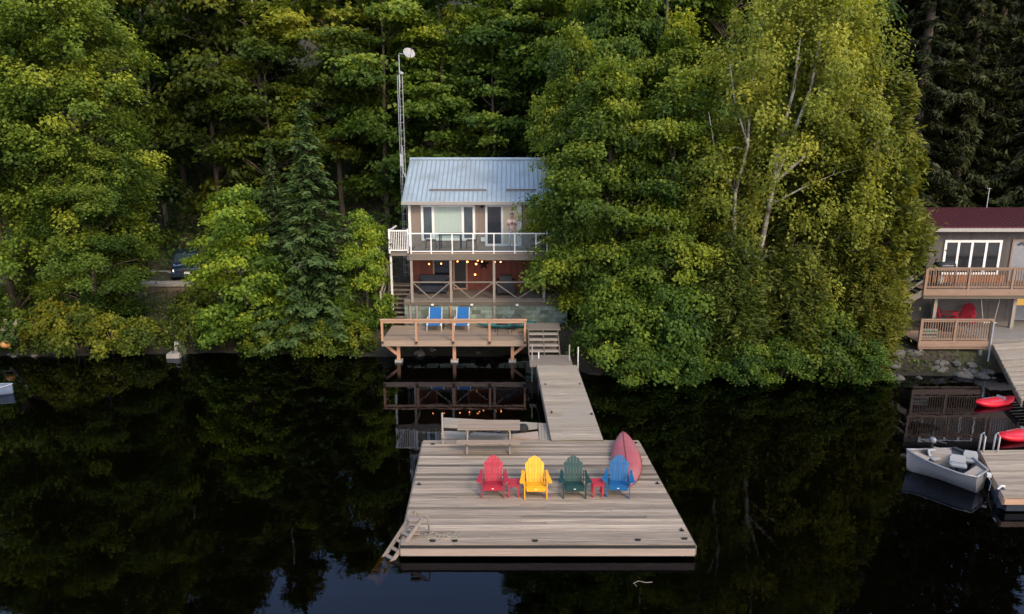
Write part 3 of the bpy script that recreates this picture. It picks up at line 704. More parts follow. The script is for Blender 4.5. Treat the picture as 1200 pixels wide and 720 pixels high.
# ---------------------------------------------------------------- main floating dock
def rv(a=0.5, s=0.22): return min(1, max(0, a + s*random.gauss(0, 1)))
DZ = 0.36; DY0, DY1 = 14.3, 20.12
def dx0(y): return -2.53 - 0.035*(y - DY0)
def dx1(y): return 4.15 - 0.045*(y - DY0)
dock = thing('floating_dock', 'large square floating dock of weathered boards carrying four coloured chairs', 'dock', (0.8, 17.2, 0))
mb = MB(); nb = 41; wd = (DY1-DY0)/nb
for i in range(nb):
    y0, y1 = DY0 + i*wd + 0.005, DY0 + (i+1)*wd - 0.009
    vb_ = rv(0.5, 0.2)
    a, b = dx0(y0) + random.uniform(-.01,.01), dx1(y0) + random.uniform(-.012,.012)
    cuts = [a]; x = a + random.choice((1.2, 2.0, 2.8, 3.4))
    while x < b - 0.8 and random.random() < .75: cuts.append(x); x += random.choice((3.05, 3.66))
    cuts.append(b)
    for j in range(len(cuts)-1):
        zz = DZ + random.uniform(-.003,.003)
        mb.box(cuts[j]+.002, cuts[j+1]-.002, y0, y1, DZ-0.036, zz, min(1, max(0, vb_ + random.gauss(0, .09))))
part('deck_boards', mb, M['dock'], dock)
mb = MB()
mb.box(dx0(DY0)-.01, dx1(DY0)+.01, DY0-0.035, DY0+.0, DZ-0.09, DZ-0.03)
part('rubber_bumper', mb, M['rubber'], dock)
mb = MB()
mb.box(dx0(DY0), dx1(DY0), DY0-0.05, DY0-0.002, DZ-0.27, DZ-0.092, .55)
part('fascia_board', mb, M['fascia'], dock)
mb = MB()
for (fn, o) in ((dx0, -1), (dx1, 1)):
    mb.beam((fn(DY0)+o*.02, DY0, DZ-.16), (fn(DY1)+o*.02, DY1, DZ-.16), 0.045, 0.22, .35)
mb.box(dx0(DY1), dx1(DY1), DY1+.0, DY1+.045, DZ-0.27, DZ-.05, .4)
part('side_boards', mb, M['greyw'], dock)
mb = MB()
for y in (14.55, 16.2, 17.8, 19.3):
    for x in (-2.2, -0.4, 1.4, 3.1): mb.box(x, x+0.9, y, y+0.6, -0.25, DZ-.12)
part('floats', mb, M['rubber'], dock)
for px, py in ((507,521),(491,568),(507,634.5),(533,634.5),(627,634.5),(747.5,633.5),(802,632),(799,622),(770.5,567),(744,519.5)):
    p = P(px, py, DZ); c = MB(); ry = px < 500 or 760 < px < 800
    d = Vector((0,1,0)) if ry else Vector((1,0,0))
    c.beam(p - d*.07 + Vector((0,0,.03)), p + d*.07 + Vector((0,0,.03)), .025, .02)
    for s in (-1,1): c.beam(p + d*(.025*s), p + d*(.025*s) + Vector((0,0,.03)), .02, .02)
    c.cbox(p + Vector((0,0,.006)), (.11,.07,.006))
    part('cleat', c, M['black'], dock)
# swim ladder on the front left corner
lad = thing('swim_ladder', 'grey boarding ladder reaching from the dock corner down into the water', 'ladder', (-2.5, 14.8, DZ))
top = Vector((-2.32, 14.92, .80)); bot = Vector((-2.95, 14.38, -0.04)); dr = (bot-top).normalized(); sd_ = Vector((0.30,-0.10,0)).normalized()
for s in (0, 1):
    o = Vector((0.27,-0.22,0))*s
    c = MB(); c.beam(top+o, bot+o*0.8, .04, .085, .5 + .12*s)
    part('side_rail', c, M['ladderg'], lad)
    c = MB(); q = top + o
    c.tube([q, q+Vector((.04,.0,.05)), q+Vector((.10,0,.02)), q+Vector((.12,0,-.12)), q+Vector((.12,0,-.43))], .022, 8)
    part('handle', c, M['ladderg'], lad, smooth=True)
for k in range(6):
    q = top.lerp(bot, 0.08 + k*0.17); c = MB(); c.beam(q, q+Vector((0.27,-0.22,0))*(1-.2*k/6), .085, .025, .5)
    part('tread', c, M['ladderg'], lad)
c = MB()
for k in range(4):
    q = Vector((-2.26, 14.66, DZ+.06+.12*k)); c.cbox(q, (.24,.10,.03), v=.7)
part('deck_tread', c, M['ladderg'], lad)
c = MB(); e = bot + dr*0.55
for s in (0,1):
    o = Vector((0.27,-0.22,0))*s*.8; c.beam(bot+o, e+o, .05, .12)
for k in range(3): q = bot.lerp(e, .15+.35*k); c.beam(q, q+Vector((0.27,-0.22,0))*.8, .14, .04)
part('submerged_steps', c, M['yellowp'], lad, label='yellow lower steps under the water')
# rope on the dock
c = MB(); pts = []
b0 = P(497, 629, DZ)
for i in range(60):
    t = i/59; pts.append(Vector((b0.x + 0.75*t + .07*math.sin(i*.9), b0.y + .10*math.sin(i*.55) + .06*math.cos(i*1.3), DZ+.016 + .008*math.sin(i))))
c.tube(pts, .008, 5)
solo('mooring_rope', c, M['rope'], 'pale rope lying loose on the dock beside the boarding ladder', 'rope', tuple(b0), smooth=True)

# ---------------------------------------------------------------- adirondack chairs
def Rz(a): return Matrix.Rotation(a, 3, 'Z')
def adirondack(mat, label):
    """faces -Y; origin on the floor under the seat"""
    t = thing('adirondack_chair', label, 'chair', group='painted armchairs in a row on the dock')
    yF, yB, zF, zB = -0.40, 0.18, 0.375, 0.24
    c = MB()
    for i in range(7):
        s = i/6; y = yF + (yB-yF)*s; z = zF + (zB-zF)*s - (0.02 if i == 0 else 0)
        c.cbox((0, y, z), (0.53, 0.085, 0.022), Matrix.Rotation(-0.23, 3, 'X'), v=.5+.08*(i%2))
    c.cbox((0, yF-0.035, zF-0.06), (0.53, 0.022, 0.11), v=.45)
    part('seat', c, mat, t, local=True)
    c = MB(); tilt = 0.36; ux = Matrix.Rotation(-tilt, 3, 'X')      # slats lean back (+Y)
    tops = (0.66, 0.765, 0.815, 0.815, 0.765, 0.66)
    for k, h in enumerate(tops):
        fan = (k-2.5); x0 = fan*0.082; x1 = fan*0.096
        b = Vector((0, yB+0.01, zB-0.02)); w0, w1 = .037, .044
        def pt(x, z, y): return b + ux @ Vector((x, y, z))
        hh = lambda x: h
        rise = 0.045 if abs(fan) < 1 else (0.06 if abs(fan) < 2 else 0.085)
        sgn = -1 if fan < 0 else 1
        zl = h - (rise if sgn < 0 else 0); zr = h - (rise if sgn > 0 else 0)
        lo = [pt(x0-w0,0,-.011), pt(x0+w0,0,-.011), pt(x0+w0,0,.011), pt(x0-w0,0,.011)]
        hi = [pt(x1-w1,zl,-.011), pt(x1+w1,zr,-.011), pt(x1+w1,zr,.011), pt(x1-w1,zl,.011)]
        c.hexa(lo, hi, .5 + (.12 if k % 2 else -.05))
    for z in (0.22, 0.55): c.cbox(b + ux @ Vector((0, .028, z)), (0.52, .03, .07), ux, v=.35)
    part('backrest', c, mat, t, local=True)
    for s in (-1, 1):
        c = MB(); out = [(-.46,.345),(-.49,.39),(-.47,.46),(-.40,.475),(-.20,.44),(.10,.40),(.34,.385),(.34,.335),(.05,.325),(-.25,.31),(-.40,.315)]
        pts = [(s*x, y) for y, x in out]; pts = pts if s > 0 else pts
        lo = [Vector((x, y, .545 - .0*y)) for x, y in pts]; hi = [p + Vector((0,0,.024)) for p in lo]
        if s < 0: lo, hi = lo[::-1], hi[::-1]
        c.prism(lo, hi, .6)
        part('armrest', c, mat, t, local=True)
        c = MB(); c.box(s*.31-.015+.012*s, s*.31+.015+.012*s, -.43, -.33, 0, .545); c.cbox((s*.345, -.38, .49), (.02,.07,.11))
        part('leg', c, mat, t, local=True)
        c = MB(); c.beam((s*.275,-.40,.335), (s*.275,.52,.045), .024, .10, up=(0,0,1)); c.beam((s*.305,.30,.12), (s*.305,.34,.545), .024,.06)
        c.box(s*.275-.012, s*.275+.012, .44,.54,0,.09)
        part('leg', c, mat, t, local=True)
    c = MB(); c.cbox((0, yF-.047, zF-.05), (.055,.003,.022)); part('badge', c, M['white'], t, local=True)
    return t
def at_dock(px, py): return P(px, py, DZ)
ch = adirondack(M['red'], 'red slatted armchair, leftmost of the row on the dock')
ch.scale = (.88,.88,.86); p = at_dock(577.5, 585.5); ch.location = (p.x, p.y+.42, DZ+.002)
for px, py, rz, mt, lb in ((628, 586.5, 0.02, 'yellow', 'bright yellow slatted armchair on the dock'), (673.5, 586, -0.02, 'green', 'dark green slatted armchair on the dock'), (724, 585, -0.17, 'blue', 'blue slatted armchair turned beside the upturned pink canoe')):
    p = at_dock(px, py); dup(ch, (p.x + .42*math.sin(-rz), p.y+.42*math.cos(rz), DZ+.002), rz, label=lb, mats={M['red']: M[mt]})
def side_table(label):
    t = thing('side_table', label, 'table', group='small red tables between the chairs')
    c = MB()
    for i in range(4): c.cbox((0, -.165+.11*i, .43), (.36,.10,.022), v=.5+.1*(i%2))
    part('tabletop', c, M['redtab'], t, local=True)
    c = MB()
    for s in (-1,1): c.cbox((0, s*.165, .385), (.30,.02,.06)); c.cbox((s*.14, 0, .385), (.02,.31,.06))
    part('apron', c, M['redtab'], t, local=True)
    for a in (-1,1):
        for b in (-1,1):
            c = MB(); c.cbox((a*.14, b*.145, .2), (.05,.035,.40)); part('leg', c, M['redtab'], t, local=True)
    return t
st = side_table('small red side table between the red and yellow armchairs'); st.scale = (.84,.84,.86); p = at_dock(602, 584); st.location = (p.x, p.y+.15, DZ+.002)
p = at_dock(700.5, 583.5); dup(st, (p.x, p.y+.15, DZ+.002), 0.06, label='small red side table between the green and blue armchairs')

# ---------------------------------------------------------------- upturned canoe
def hull_sections(L, beam, depth, n=15, m=9, pw=0.75):
    secs = []
    for i in range(n):
        s = -1 + 2*i/(n-1); k = (1-abs(s)**2.2)**pw; b = max(beam/2*k, .012); d = depth*(0.72+0.28*(1-k)) * (0.55+0.45*min(1, k*1.6+.15))
        ring = []
        for j in range(m):
            a = math.pi*j/(m-1); ring.append(Vector((s*L/2, b*math.cos(a), (d)*math.sin(a)**0.75)))
        secs.append(ring)
    return secs
cn = thing('canoe', 'faded pink-red canoe lying keel up on the dock behind the blue armchair', 'canoe')
A = P(737, 570, DZ); B = P(730.5, 516, DZ); mid = (A+B)/2; ax = (B-A); Lc = ax.length + .15
c = MB(); c.loft(hull_sections(Lc, .86, .40), closed=False, cap=False)
part('hull', c, M['pink'], cn, smooth=True, local=True)
c = MB(); secs = hull_sections(Lc, .86, .40); c.tube([r_[len(r_)//2] + Vector((0,0,.004)) for r_ in secs], .014, 5)
part('keel_strip', c, M['pinkkeel'], cn, smooth=True, local=True)
c = MB()
for j in (0, -1): c.tube([r_[j] for r_ in secs], .02, 5)
part('gunwale', c, M['pinkkeel'], cn, smooth=True, local=True)
cn.location = (mid.x, mid.y, DZ+.02); cn.rotation_euler = (R(-6), 0, math.atan2(ax.y, ax.x)); cn.rotation_euler.rotate_axis('X', 0)

# ---------------------------------------------------------------- picnic table
p = P(572.5, 532, DZ); tx, ty = p.x, p.y + 0.65
pt_ = thing('picnic_table', 'grey wooden picnic table with attached benches at the back edge of the dock', 'table', (tx, ty, DZ+.002))
pt_.scale = (1,1,.86)
c = MB()
for i in range(5): c.cbox((0, -.30+.15*i, .735), (1.86,.14,.036), v=rv(.62,.12))
part('tabletop', c, M['picnic'], pt_, local=True)
for s in (-1,1):
    c = MB()
    for i in range(2): c.cbox((0, s*(.66+.13*i - .06), .43), (1.86,.125,.036), v=rv(.65,.1))
    part('bench', c, M['picnic'], pt_, local=True)
for x in (-.63,.63):
    for s in (-1,1):
        c = MB(); c.beam((x, s*.70, 0), (x, s*.24, .715), .04, .09, .4); part('leg', c, M['greyv'], pt_, local=True)
    c = MB(); c.box(x-.06,x-.022,-.74,.74,.33,.41,.35); c.box(x-.06,x-.022,-.36,.36,.64,.715,.35)
    c.beam((x,0,.40),(x*.25,0,.70),.05,.05,.25)
    part('crosspiece', c, M['darkw'], pt_, local=True)

# ---------------------------------------------------------------- small slip dock behind
def pp(pts, z): return [P(a, b, z) for a, b in pts]
sd2 = thing('slip_dock', 'low grey slip dock of boards behind the picnic table with a wedge-shaped gap', 'dock', tuple(P(580,508,0)))
def slab(pts, z0, z1, mb, v): 
    lo = pp(pts, z1); lo2 = [Vector((q.x, q.y, z0)) for q in lo]; mb.prism(lo2[::-1], lo[::-1], v)
c = MB(); zt = 0.30
slab([(520,489.5),(630,495.6),(630,498.4),(520,493)], .26, zt, c, .6); slab([(520,493.3),(630,498.6),(630,501.5),(520,496.6)], .26, zt, c, .48); slab([(520,496.9),(630,501.7),(612,503.6),(520,500.4)], .26, zt, c, .55)
part('back_boards', c, M['gang'], sd2)
c = MB()
slab([(517.5,505),(600,508.8),(600,512.4),(517,508.6)], .1, zt, c, .68); slab([(517,508.9),(600,512.6),(600,515.8),(517,514.5)], .1, zt, c, .4)
part('front_boards', c, M['gang'], sd2)
c = MB(); slab([(600.2,508.8),(630.4,505.5),(631.5,514.6),(600.2,512.4)], .12, zt+.02, c, .8)
part('wedge_board', c, M['fascia'], sd2, label='pale wedge-shaped board')
c = MB()
for i in range(4):
    a = 630.8 + i*3.3; b = 632 + i*3.4
    slab([(a,495.8+i*.12),(a+3,495.9+i*.12),(b+3.1,515.5),(b,515.5)], .1, zt+.004, c, rv(.55,.1))
part('end_boards', c, M['gang'], sd2)
c = MB(); slab([(518,490.5),(520,489.5),(520,500.4),(517.8,505)], .26, zt-.004, c, .4); part('side_board', c, M['greyw'], sd2)
c = MB(); q = P(518.7, 521.5, DZ); c.tube([q + Vector((0,0.08,-1.6)), q+Vector((0,.08,1.0))], .03, 8); c.tube([q+Vector((0,.08,.25)), q+Vector((.03,-.05,.25))], .05, 8)
part('mooring_pipe', c, M['greyv'], sd2, smooth=True)
c = MB(); q = P(612.5, 505.5, .31); c.lathe(q, [(.02,0),(.17,.01),(.19,.10),(.15,.2),(.05,.24),(.01,.24)], 10)
solo('bucket', c, M['rubber'], 'small dark bag-like bundle on the slip dock right of the picnic table', 'bundle', tuple(q), smooth=True).name = 'bundle'

# ---------------------------------------------------------------- gangway and steps
gw = thing('gangway', 'long grey plank gangway from the steps down to the floating dock', 'gangway', tuple(P(660,470,0)))
a0, b0_ = P(646.2,515.5,.42), P(706.5,515.0,.42); a1, b1 = P(629,428,.86), P(675.5,428,.86)
c = MB(); n = 46
for i in range(n):
    t0, t1 = i/n+.0012, (i+1)/n-.0012; ps = [a0.lerp(a1,t0), b0_.lerp(b1,t0), b0_.lerp(b1,t1), a0.lerp(a1,t1)]
    c.hexa([q - Vector((0,0,.036)) for q in ps], ps, rv(.5,.13))
part('deck_boards', c, M['gang'], gw)
c = MB()
for e0, e1 in ((a0,a1),(b0_,b1)): c.beam(e0 - Vector((0,0,.12)), e1 - Vector((0,0,.12)), .05, .16, .2)
part('side_beam', c, M['greyw'], gw)
for px, py, z in ((631,445,0),(677,438,0),(667,425.5,.8),(623.5,425,.8)):
    q = P(px, py, z); c = MB(); c.tube([q - Vector((0,0,1.2)), q + Vector((0,0,1.15 if z == 0 else .75))], .025, 7); part('pole', c, M['whitem'] if z == 0 else M['greyv'], gw, smooth=True)
for px, py in ((639,451),(679.5,450.5),(646.5,483.5),(693.5,485.5)):
    t = (515.5-py)/87.5; z = .42+.44*t*.85; q = P(px, py, z+.01); c = MB(); c.cbox(q+Vector((0,0,.015)), (.05,.14,.03)); part('cleat', c, M['black'], gw)
stp = thing('wooden_steps', 'short flight of dark wooden steps at the top of the gangway', 'steps', tuple(P(638,410,.8)))
c = MB(); l0, l1 = P(621,427.6,.87), P(671,427.6,.87)
c.box(l0.x, l1.x, l0.y, l0.y+1.25, .77, .87, .5)
for i in range(8): c.box(l0.x, l1.x, l0.y+.02+.153*i, l0.y+.02+.153*i+.148, .872, .895, rv(.6,.1))
part('landing', c, M['greyw'], stp)
sx0, sx1 = l0.x + .02, l0.x + 1.22
for i in range(4):
    c = MB(); y = l0.y + 1.35 + .33*i; z = 1.02 + .155*i; c.box(sx0, sx1, y, y+.27, z-.04, z, .6); part('tread', c, M['greyv'], stp)
c = MB()
for x in (sx0-.03, (sx0+sx1)/2, sx1+.03): c.beam((x, l0.y+1.2, .86), (x, l0.y+2.75, 1.53), .045, .16, .3)
c.box(sx0, sx1, l0.y+2.78, l0.y+2.8, .6, 1.42, .1)
part('stringer', c, M['darkw'], stp)
c = MB()
for i in range(7): c.box(sx0-.05, sx1+.15, l0.y+2.66+.16*i, l0.y+2.66+.16*i+.152, 1.57, 1.605, rv(.55,.12))
part('platform', c, M['greyw'], stp)

# ---------------------------------------------------------------- shore deck
SD = 1.05; X0, X1 = -5.62, 0.62; YF, YBk = 29.1, 31.75
dk = thing('shore_deck', 'new-lumber deck on orange posts over the water edge below the cottage', 'deck', ((X0+X1)/2, 30.4, 0))
c = MB(); n = 18
for i in range(n):
    y = YF + (YBk-YF)*i/n; c.box(X0+random.uniform(0,.02), X1-random.uniform(0,.02), y+.003, y+(YBk-YF)/n-.004, SD-.036, SD, rv(.5,.15))
part('deck_boards', c, M['deckw'], dk)
c = MB(); c.box(X0, X1, YF-.045, YF-.002, SD-.24, SD-.02, .55); c.box(X0, X1, YF+.3, YF+.36, SD-.25, SD-.04, .3)
for x in (X0+.0, X1-.04): c.box(x, x+.04, YF, YBk, SD-.24, SD-.038, .5)
for i in range(10): x = X0+.3+.62*i; c.box(x, x+.04, YF+.37, YBk, SD-.22, SD-.04, .35)
part('fascia_beam', c, M['deckw'], dk)
px_post = [X0+.06, X0+1.52, X0+3.1, X0+4.66, X1-.06]
for x in px_post:
    c = MB(); c.box(x-.045, x+.045, YF-.14, YF-.05, SD-.12, SD+.93, .6); o = part('rail_post', c, M['postw'], dk)
    b = MB(); b.box(x-.05, x+.05, YF-.15, YF-.142, SD-.10, SD+.0); part('bracket', b, M['black'], o)
c = MB(); c.box(X0-.02, X1+.02, YF-.17, YF-.02, SD+.932, SD+.975, .6); c.box(X0+.1, X1-.1, YF-.10, YF-.06, SD+.80, SD+.93, .5)
part('top_rail', c, M['railw'], dk)
for x, sg in ((X0+.66, -1), (X0+3.1, 0), (X1-.60, 1)):
    c = MB(); c.box(x-.07, x+.07, YF+.26, YF+.40, -.25, SD-.25, .6); o = part('support_post', c, M['postw'], dk)
    b = MB(); b.box(x-.16, x+.16, YF+.2, YF+.5, -.9, -.02+.12); part('concrete_foot', b, M['concrete'], o)
    if sg:
        c = MB(); c.beam((x+sg*.02, YF+.31, .32), (x+sg*.56, YF+.31, SD-.27), .06, .12, .6); part('brace', c, M['postw'], dk)

# ---------------------------------------------------------------- left stairs up the side of the cottage
ls = thing('wooden_stairs', 'dark wooden stairs climbing from the shore deck past the left side of the cottage', 'stairs', (-5.5, 32.8, 1.05))
for i in range(9):
    c = MB(); y = 31.85 + .27*i; z = 1.20 + .165*i; c.box(-6.02, -5.02, y, y+.25, z-.04, z, .6); part('tread', c, M['greyw'], ls)
c = MB()
for x in (-6.05, -4.99): c.beam((x, 31.7, 1.05), (x, 34.3, 2.62), .05, .22, .35)
c.box(-6.0, -5.04, 34.3, 34.33, 1.0, 2.6, .1)
part('stringer', c, M['darkw'], ls)
c = MB(); c.box(-6.12,-6.04,31.7,31.78,1.05,2.7,.6); c.box(-6.12,-6.04,34.0,34.08,2.2,3.6,.6); c.beam((-6.08,31.74,2.55),(-6.08,34.1,3.55),.06,.1,.6); c.beam((-6.08,31.74,2.1),(-6.08,34.1,3.1),.04,.08,.5)
part('handrail', c, M['greyv'], ls)

# ---------------------------------------------------------------- cottage
HX0, HX1, HY0, HY1, HF, HE = -5.08, 2.62, 34.6, 40.6, 4.38, 6.58
co = thing('cottage', 'two-storey taupe lake cottage with pale blue metal roof and white-railed balcony', 'house', ((HX0+HX1)/2, 36.5, 1.0))
c = MB()
x = HX0
while x < HX1-.01: c.box(x, min(x+.198, HX1), HY0, HY0+.14, HF-.2, HE+.12, rv(.5,.16)); x += .2
c.box(HX0, HX0+.12, HY0+.145, HY1, HF-.2, HE+.12, .45); c.box(HX1-.12, HX1, HY0+.145, HY1, HF-.2, HE+.12, .45); c.box(HX0+.12, HX1-.12, HY1-.12, HY1, HF-.2, HE+.12, .45)
RY, RZ_ = 37.6, 8.52
for xx in (HX0, HX1-.12):
    c.prism([Vector((xx,HY0+.02,HE+.1)),Vector((xx,HY1,HE+.1)),Vector((xx,RY,RZ_-.1))], [Vector((xx+.12,HY0+.02,HE+.1)),Vector((xx+.12,HY1,HE+.1)),Vector((xx+.12,RY,RZ_-.1))], .45)
part('wall', c, M['siding'], co)
# lower storey
c = MB(); c.box(HX0, HX1, HY0+.003, HY0+.16, 2.2, HF-.2, .5)
x = HX0
while x < HX1: c.box(x+.004, x+.146, HY0-.02, HY0+.001, 2.2, HF-.2, rv(.5,.2)); x += .15
part('lower_wall', c, M['redwall'], co)
c = MB(); c.box(HX0, HX1, HY0+.165, HY1-.2, .2, HF-.2); part('foundation', c, M['concrete'], co)
# roof
c = MB(); EY, EZ = HY0-.42, HE-.02; slope = (RZ_-EZ)/(RY-EY); BYe = HY1+.42
def roofpt(x, y, dz=0): return Vector((x, y, (EZ + (y-EY)*slope if y <= RY else RZ_ - (y-RY)*slope) + dz))
rx0, rx1 = HX0-.28, HX1+.28
for y0, y1 in ((EY, RY), (RY, BYe)):
    lo = [roofpt(rx0,y0), roofpt(rx1,y0), roofpt(rx1,y1), roofpt(rx0,y1)]
    c.hexa(lo, [q+Vector((0,0,.09)) for q in lo], .5)
xx = rx0 + .02; k = 0
while xx < rx1:
    for y0, y1 in ((EY-.01, RY-.02), (RY+.02, BYe+.01)):
        w_ = .034 if k % 1 == 0 else .02
        lo = [roofpt(xx,y0,.092), roofpt(xx+w_,y0,.092), roofpt(xx+w_,y1,.092), roofpt(xx,y1,.092)]
        c.hexa(lo, [q+Vector((0,0,.045)) for q in lo], 0.0)
    xx += .228; k += 1
part('roof', c, M['roof'], co)
c = MB()
for y0, y1 in ((RY-.16, RY), (RY, RY+.16)):
    lo = [roofpt(rx0-.01,y0,.135), roofpt(rx1+.01,y0,.135), roofpt(rx1+.01,y1,.135), roofpt(rx0-.01,y1,.135)]; c.hexa(lo, [q+Vector((0,0,.02)) for q in lo], .6)
part('ridge_cap', c, M['roof'], co)
for xa, xb in ((386,690),(800,960)):
    xa, xb = XatY(420+xa/4.615, 35, 6.9), XatY(420+xb/4.615, 35, 6.9); c = MB()
    q0, q1 = roofpt(xa, EY+.75, .16), roofpt(xb, EY+.75, .16); c.beam(q0, q1, .05, .07)
    for i in range(8): q = q0.lerp(q1, i/7); c.beam(q - Vector((0,0,.08)), q, .03, .03)
    part('snow_guard', c, M['snow'], co)
c = MB(); c.box(rx0, rx1, EY-.10, EY-.012, EZ-.09, EZ+.05, .35); part('gutter', c, M['trim2'], co)
c = MB(); c.box(rx0+.02, rx1-.02, EY, HY0-.003, EZ-.10, EZ-.07, .5); part('soffit', c, M['trim2'], co)
c = MB(); c.box(HX0-.03, HX0+.10, HY0-.03, HY0-.002, HF, HE-.09, .6); part('corner_trim', c, M['white'], co)
def framed(name, x0, x1, y, z0, z1, mull, panes, w_=.1, fm='white', parent=None):
    c = MB(); c.box(x0,x1,y-.06,y-.004,z0,z0+w_,.55); c.box(x0,x1,y-.06,y-.004,z1-w_,z1,.55)
    for a in [x0]+[m-w_/2 for m in mull]+[x1-w_]: c.box(a, a+w_, y-.055, y-.005, z0+w_, z1-w_, .55)
    f = part(name, c, M[fm], parent)
    eds = [x0+w_]+[q for m in mull for q in (m-w_/2, m+w_/2)]+[x1-w_]
    for i, pm_ in enumerate(panes):
        c = MB(); c.box(eds[2*i]+.001, eds[2*i+1]-.001, y-.024, y-.004, z0+w_+.001, z1-w_-.001); part('pane', c, M[pm_], f)
    return f
def hx(cpx): return XatY(420+cpx/4.615, HY0, 5.4)
zz = lambda cpy: D(500, 170+cpy/4.615, HY0).z
framed('picture_window', hx(340), hx(632), HY0, zz(517), zz(322), [hx(405), hx(565)], ['duskpane','curtain','duskpane'], .12, parent=co)
f = framed('sliding_door', hx(686), hx(882), HY0, HF+.03, zz(322), [hx(778)], ['darkpane','cream'], .11, parent=co)
c = MB(); c.box(hx(860), hx(868), HY0-.03, HY0-.026, HF+.15, HE-.25); part('blind_edge', c, M['white'], f)
framed('small_window', hx(945), hx(1050), HY0, zz(432), zz(330), [], ['darkpane'], .07, parent=co)
c = MB(); q = Vector((hx(670), HY0-.08, zz(325))); c.box(q.x-.05,q.x+.05,HY0-.06,HY0-.003,q.z-.07,q.z+.07); c.lathe(q+Vector((0,-.04,-.12)), [(.03,.12),(.07,.08),(.09,0),(.02,0)], 8); part('wall_lantern', c, M['black'], co)
c = MB(); c.box(hx(662), hx(684), HY0-.09, HY0-.003, zz(520), zz(500)); part('outlet_box', c, M['white'], co)
# balcony
BY, BX0, BX1 = 32.25, -4.74, 1.62
bal = part('balcony_floor', MB().box(BX0, BX1, BY, HY0-.02, HF-.12, HF, .5), M['deckw'], co)
c = MB()
for i in range(14): c.box(BX0, BX1, BY+.005+.165*i, BY+.165*(i+1), HF+.001, HF+.03, rv(.6,.12))
part('floor_boards', c, M['deckw'], bal)
c = MB(); c.box(BX0-.05, BX1+.02, BY-.06, BY-.003, HF-.31, HF-.03, .35); c.box(BX0-.15, BX1+.02, BY+.05, BY+.2, HF-.33, HF-.125, .5)
part('balcony_beam', c, M['greyw'], co)
rl = MB(); rl.box(BX0-.05, BX1+.02, BY-.03, BY+.05, HF+.90, HF+.945, .6); rl.box(BX0, BX1, BY-.015, BY+.03, HF+.07, HF+.11, .6)
rl.beam((BX1, BY+.01, HF+.93), (BX1, HY0-.9, HF+.93), .07, .06)
balr = part('balcony_rail', rl, M['white'], co)
gx_ = [BX0 + (BX1-BX0)*i/6 - .0 for i in range(7)]
gx_ = [XatY(420+q/4.615, BY, 4.9) for q in (284,393,507,620,733,846,960)] + [BX1]
for q in gx_: part('rail_post', MB().box(q-.024, q+.024, BY-.028, BY+.03, HF-.02, HF+.90, .6), M['white'], co)
for a, b in zip(gx_[:-1], gx_[1:]):
    if b-a > .2: part('glass_panel', MB().box(a+.045, b-.045, BY-.002, BY+.006, HF+.115, HF+.895), M['glass'], co)
c = MB(); c.beam((gx_[6], BY-.03, HF+.45), (gx_[7]+.35, BY-.03, HF+.9), .04, .05); part('stair_rail', c, M['white'], co)
# left landing with white balusters
LX0, LX1 = -5.72, -4.86
part('landing_floor', MB().box(LX0, LX1, BY+.25, HY0, HF-.16, HF-.0, .45), M['greyw'], co)
c = MB(); c.box(LX0-.03, LX1, BY+.24, BY+.30, HF+.99, HF+1.05, .6); c.box(LX0, LX1, BY+.25, BY+.29, HF+.08, HF+.13, .6)
for i in range(9): q = LX0+.09+i*.086; c.box(q-.014, q+.014, BY+.255, BY+.285, HF+.13, HF+.99, .6)
c.box(LX0-.04, LX0+.04, BY+.23, BY+.31, HF-.03, HF+1.1, .6); c.box(LX1-.03, LX1+.03, BY+.23, BY+.31, HF-.03, HF+1.1, .6)
c.box(LX0-.03, LX0+.03, BY+.31, HY0, HF+.99, HF+1.05, .6)
part('landing_rail', c, M['white'], co)
part('landing_post', MB().box(LX0-.02, LX0+.07, BY+.32, BY+.41, 1.6, HF-.165, .6), M['whitem'], co)
# porch under the balcony
PF = 2.2; PY = 32.2
c = MB(); c.box(HX0, HX1, PY+.02, HY0-.025, PF-.14, PF, .4); part('porch_floor', c, M['greyw'], co)
c = MB()
row = 0; z = .35
while z < PF-.32:
    x = HX0 - (.2 if row % 2 else 0)
    while x < HX1:
        xa, xb = max(x, HX0)+.006, min(x+.40, HX1)-.006
        if xb > xa + .03: c.box(xa, xb, PY+.0, PY+.2, z+.006, z+.184, rv(.5,.2))
        x += .40
    z += .19; row += 1
c.box(HX0+.01, HX1-.01, PY+.012, PY+.19, .3, PF-.3, .0)
part('block_wall', c, M['block'], co)
c = MB(); c.box(HX0-.02, HX1, PY-.05, PY+.19, PF-.28, PF-.142, .25); part('porch_beam', c, M['darkw'], co)
pxs = [482.5, 528.5, 579.0]
for q in pxs:
    x = XatY(q, PY, 3.2); part('porch_post', MB().box(x-.055, x+.055, PY-.04, PY+.07, PF-.14, HF-.335, .5), M['greyv'], co)
part('porch_post', MB().box(1.5-.055, 1.5+.055, PY-.04, PY+.07, PF-.14, HF-.335, .5), M['greyv'], co)
xs_ = [XatY(q, PY, 3.2) for q in pxs] + [1.5]
c = MB(); c.box(xs_[0], xs_[-1], PY-.03, PY+.03, PF+.80, PF+.86, .6); c.box(xs_[0], xs_[-1], PY-.02, PY+.02, PF+.0, PF+.05, .3)
for a, b in zip(xs_[:-1], xs_[1:]):
    m = (a+b)/2 - .05; c.beam((a+.06, PY, PF+.79), (m, PY, PF+.05), .035, .05, .5); c.beam((b-.06, PY+.002, PF+.79), (m, PY+.002, PF+.05), .035, .05, .5)
part('porch_rail', c, M['greyw'], co)
for q in (481.5, 489, 528.5, 579.5):
    x = XatY(q, PY, 1.6); part('wall_post', MB().box(x-.05, x+.05, PY-.11, PY-.055, SD+.0, PF-.285, .45), M['postw'] if q == 528.5 else M['greyv'], co)
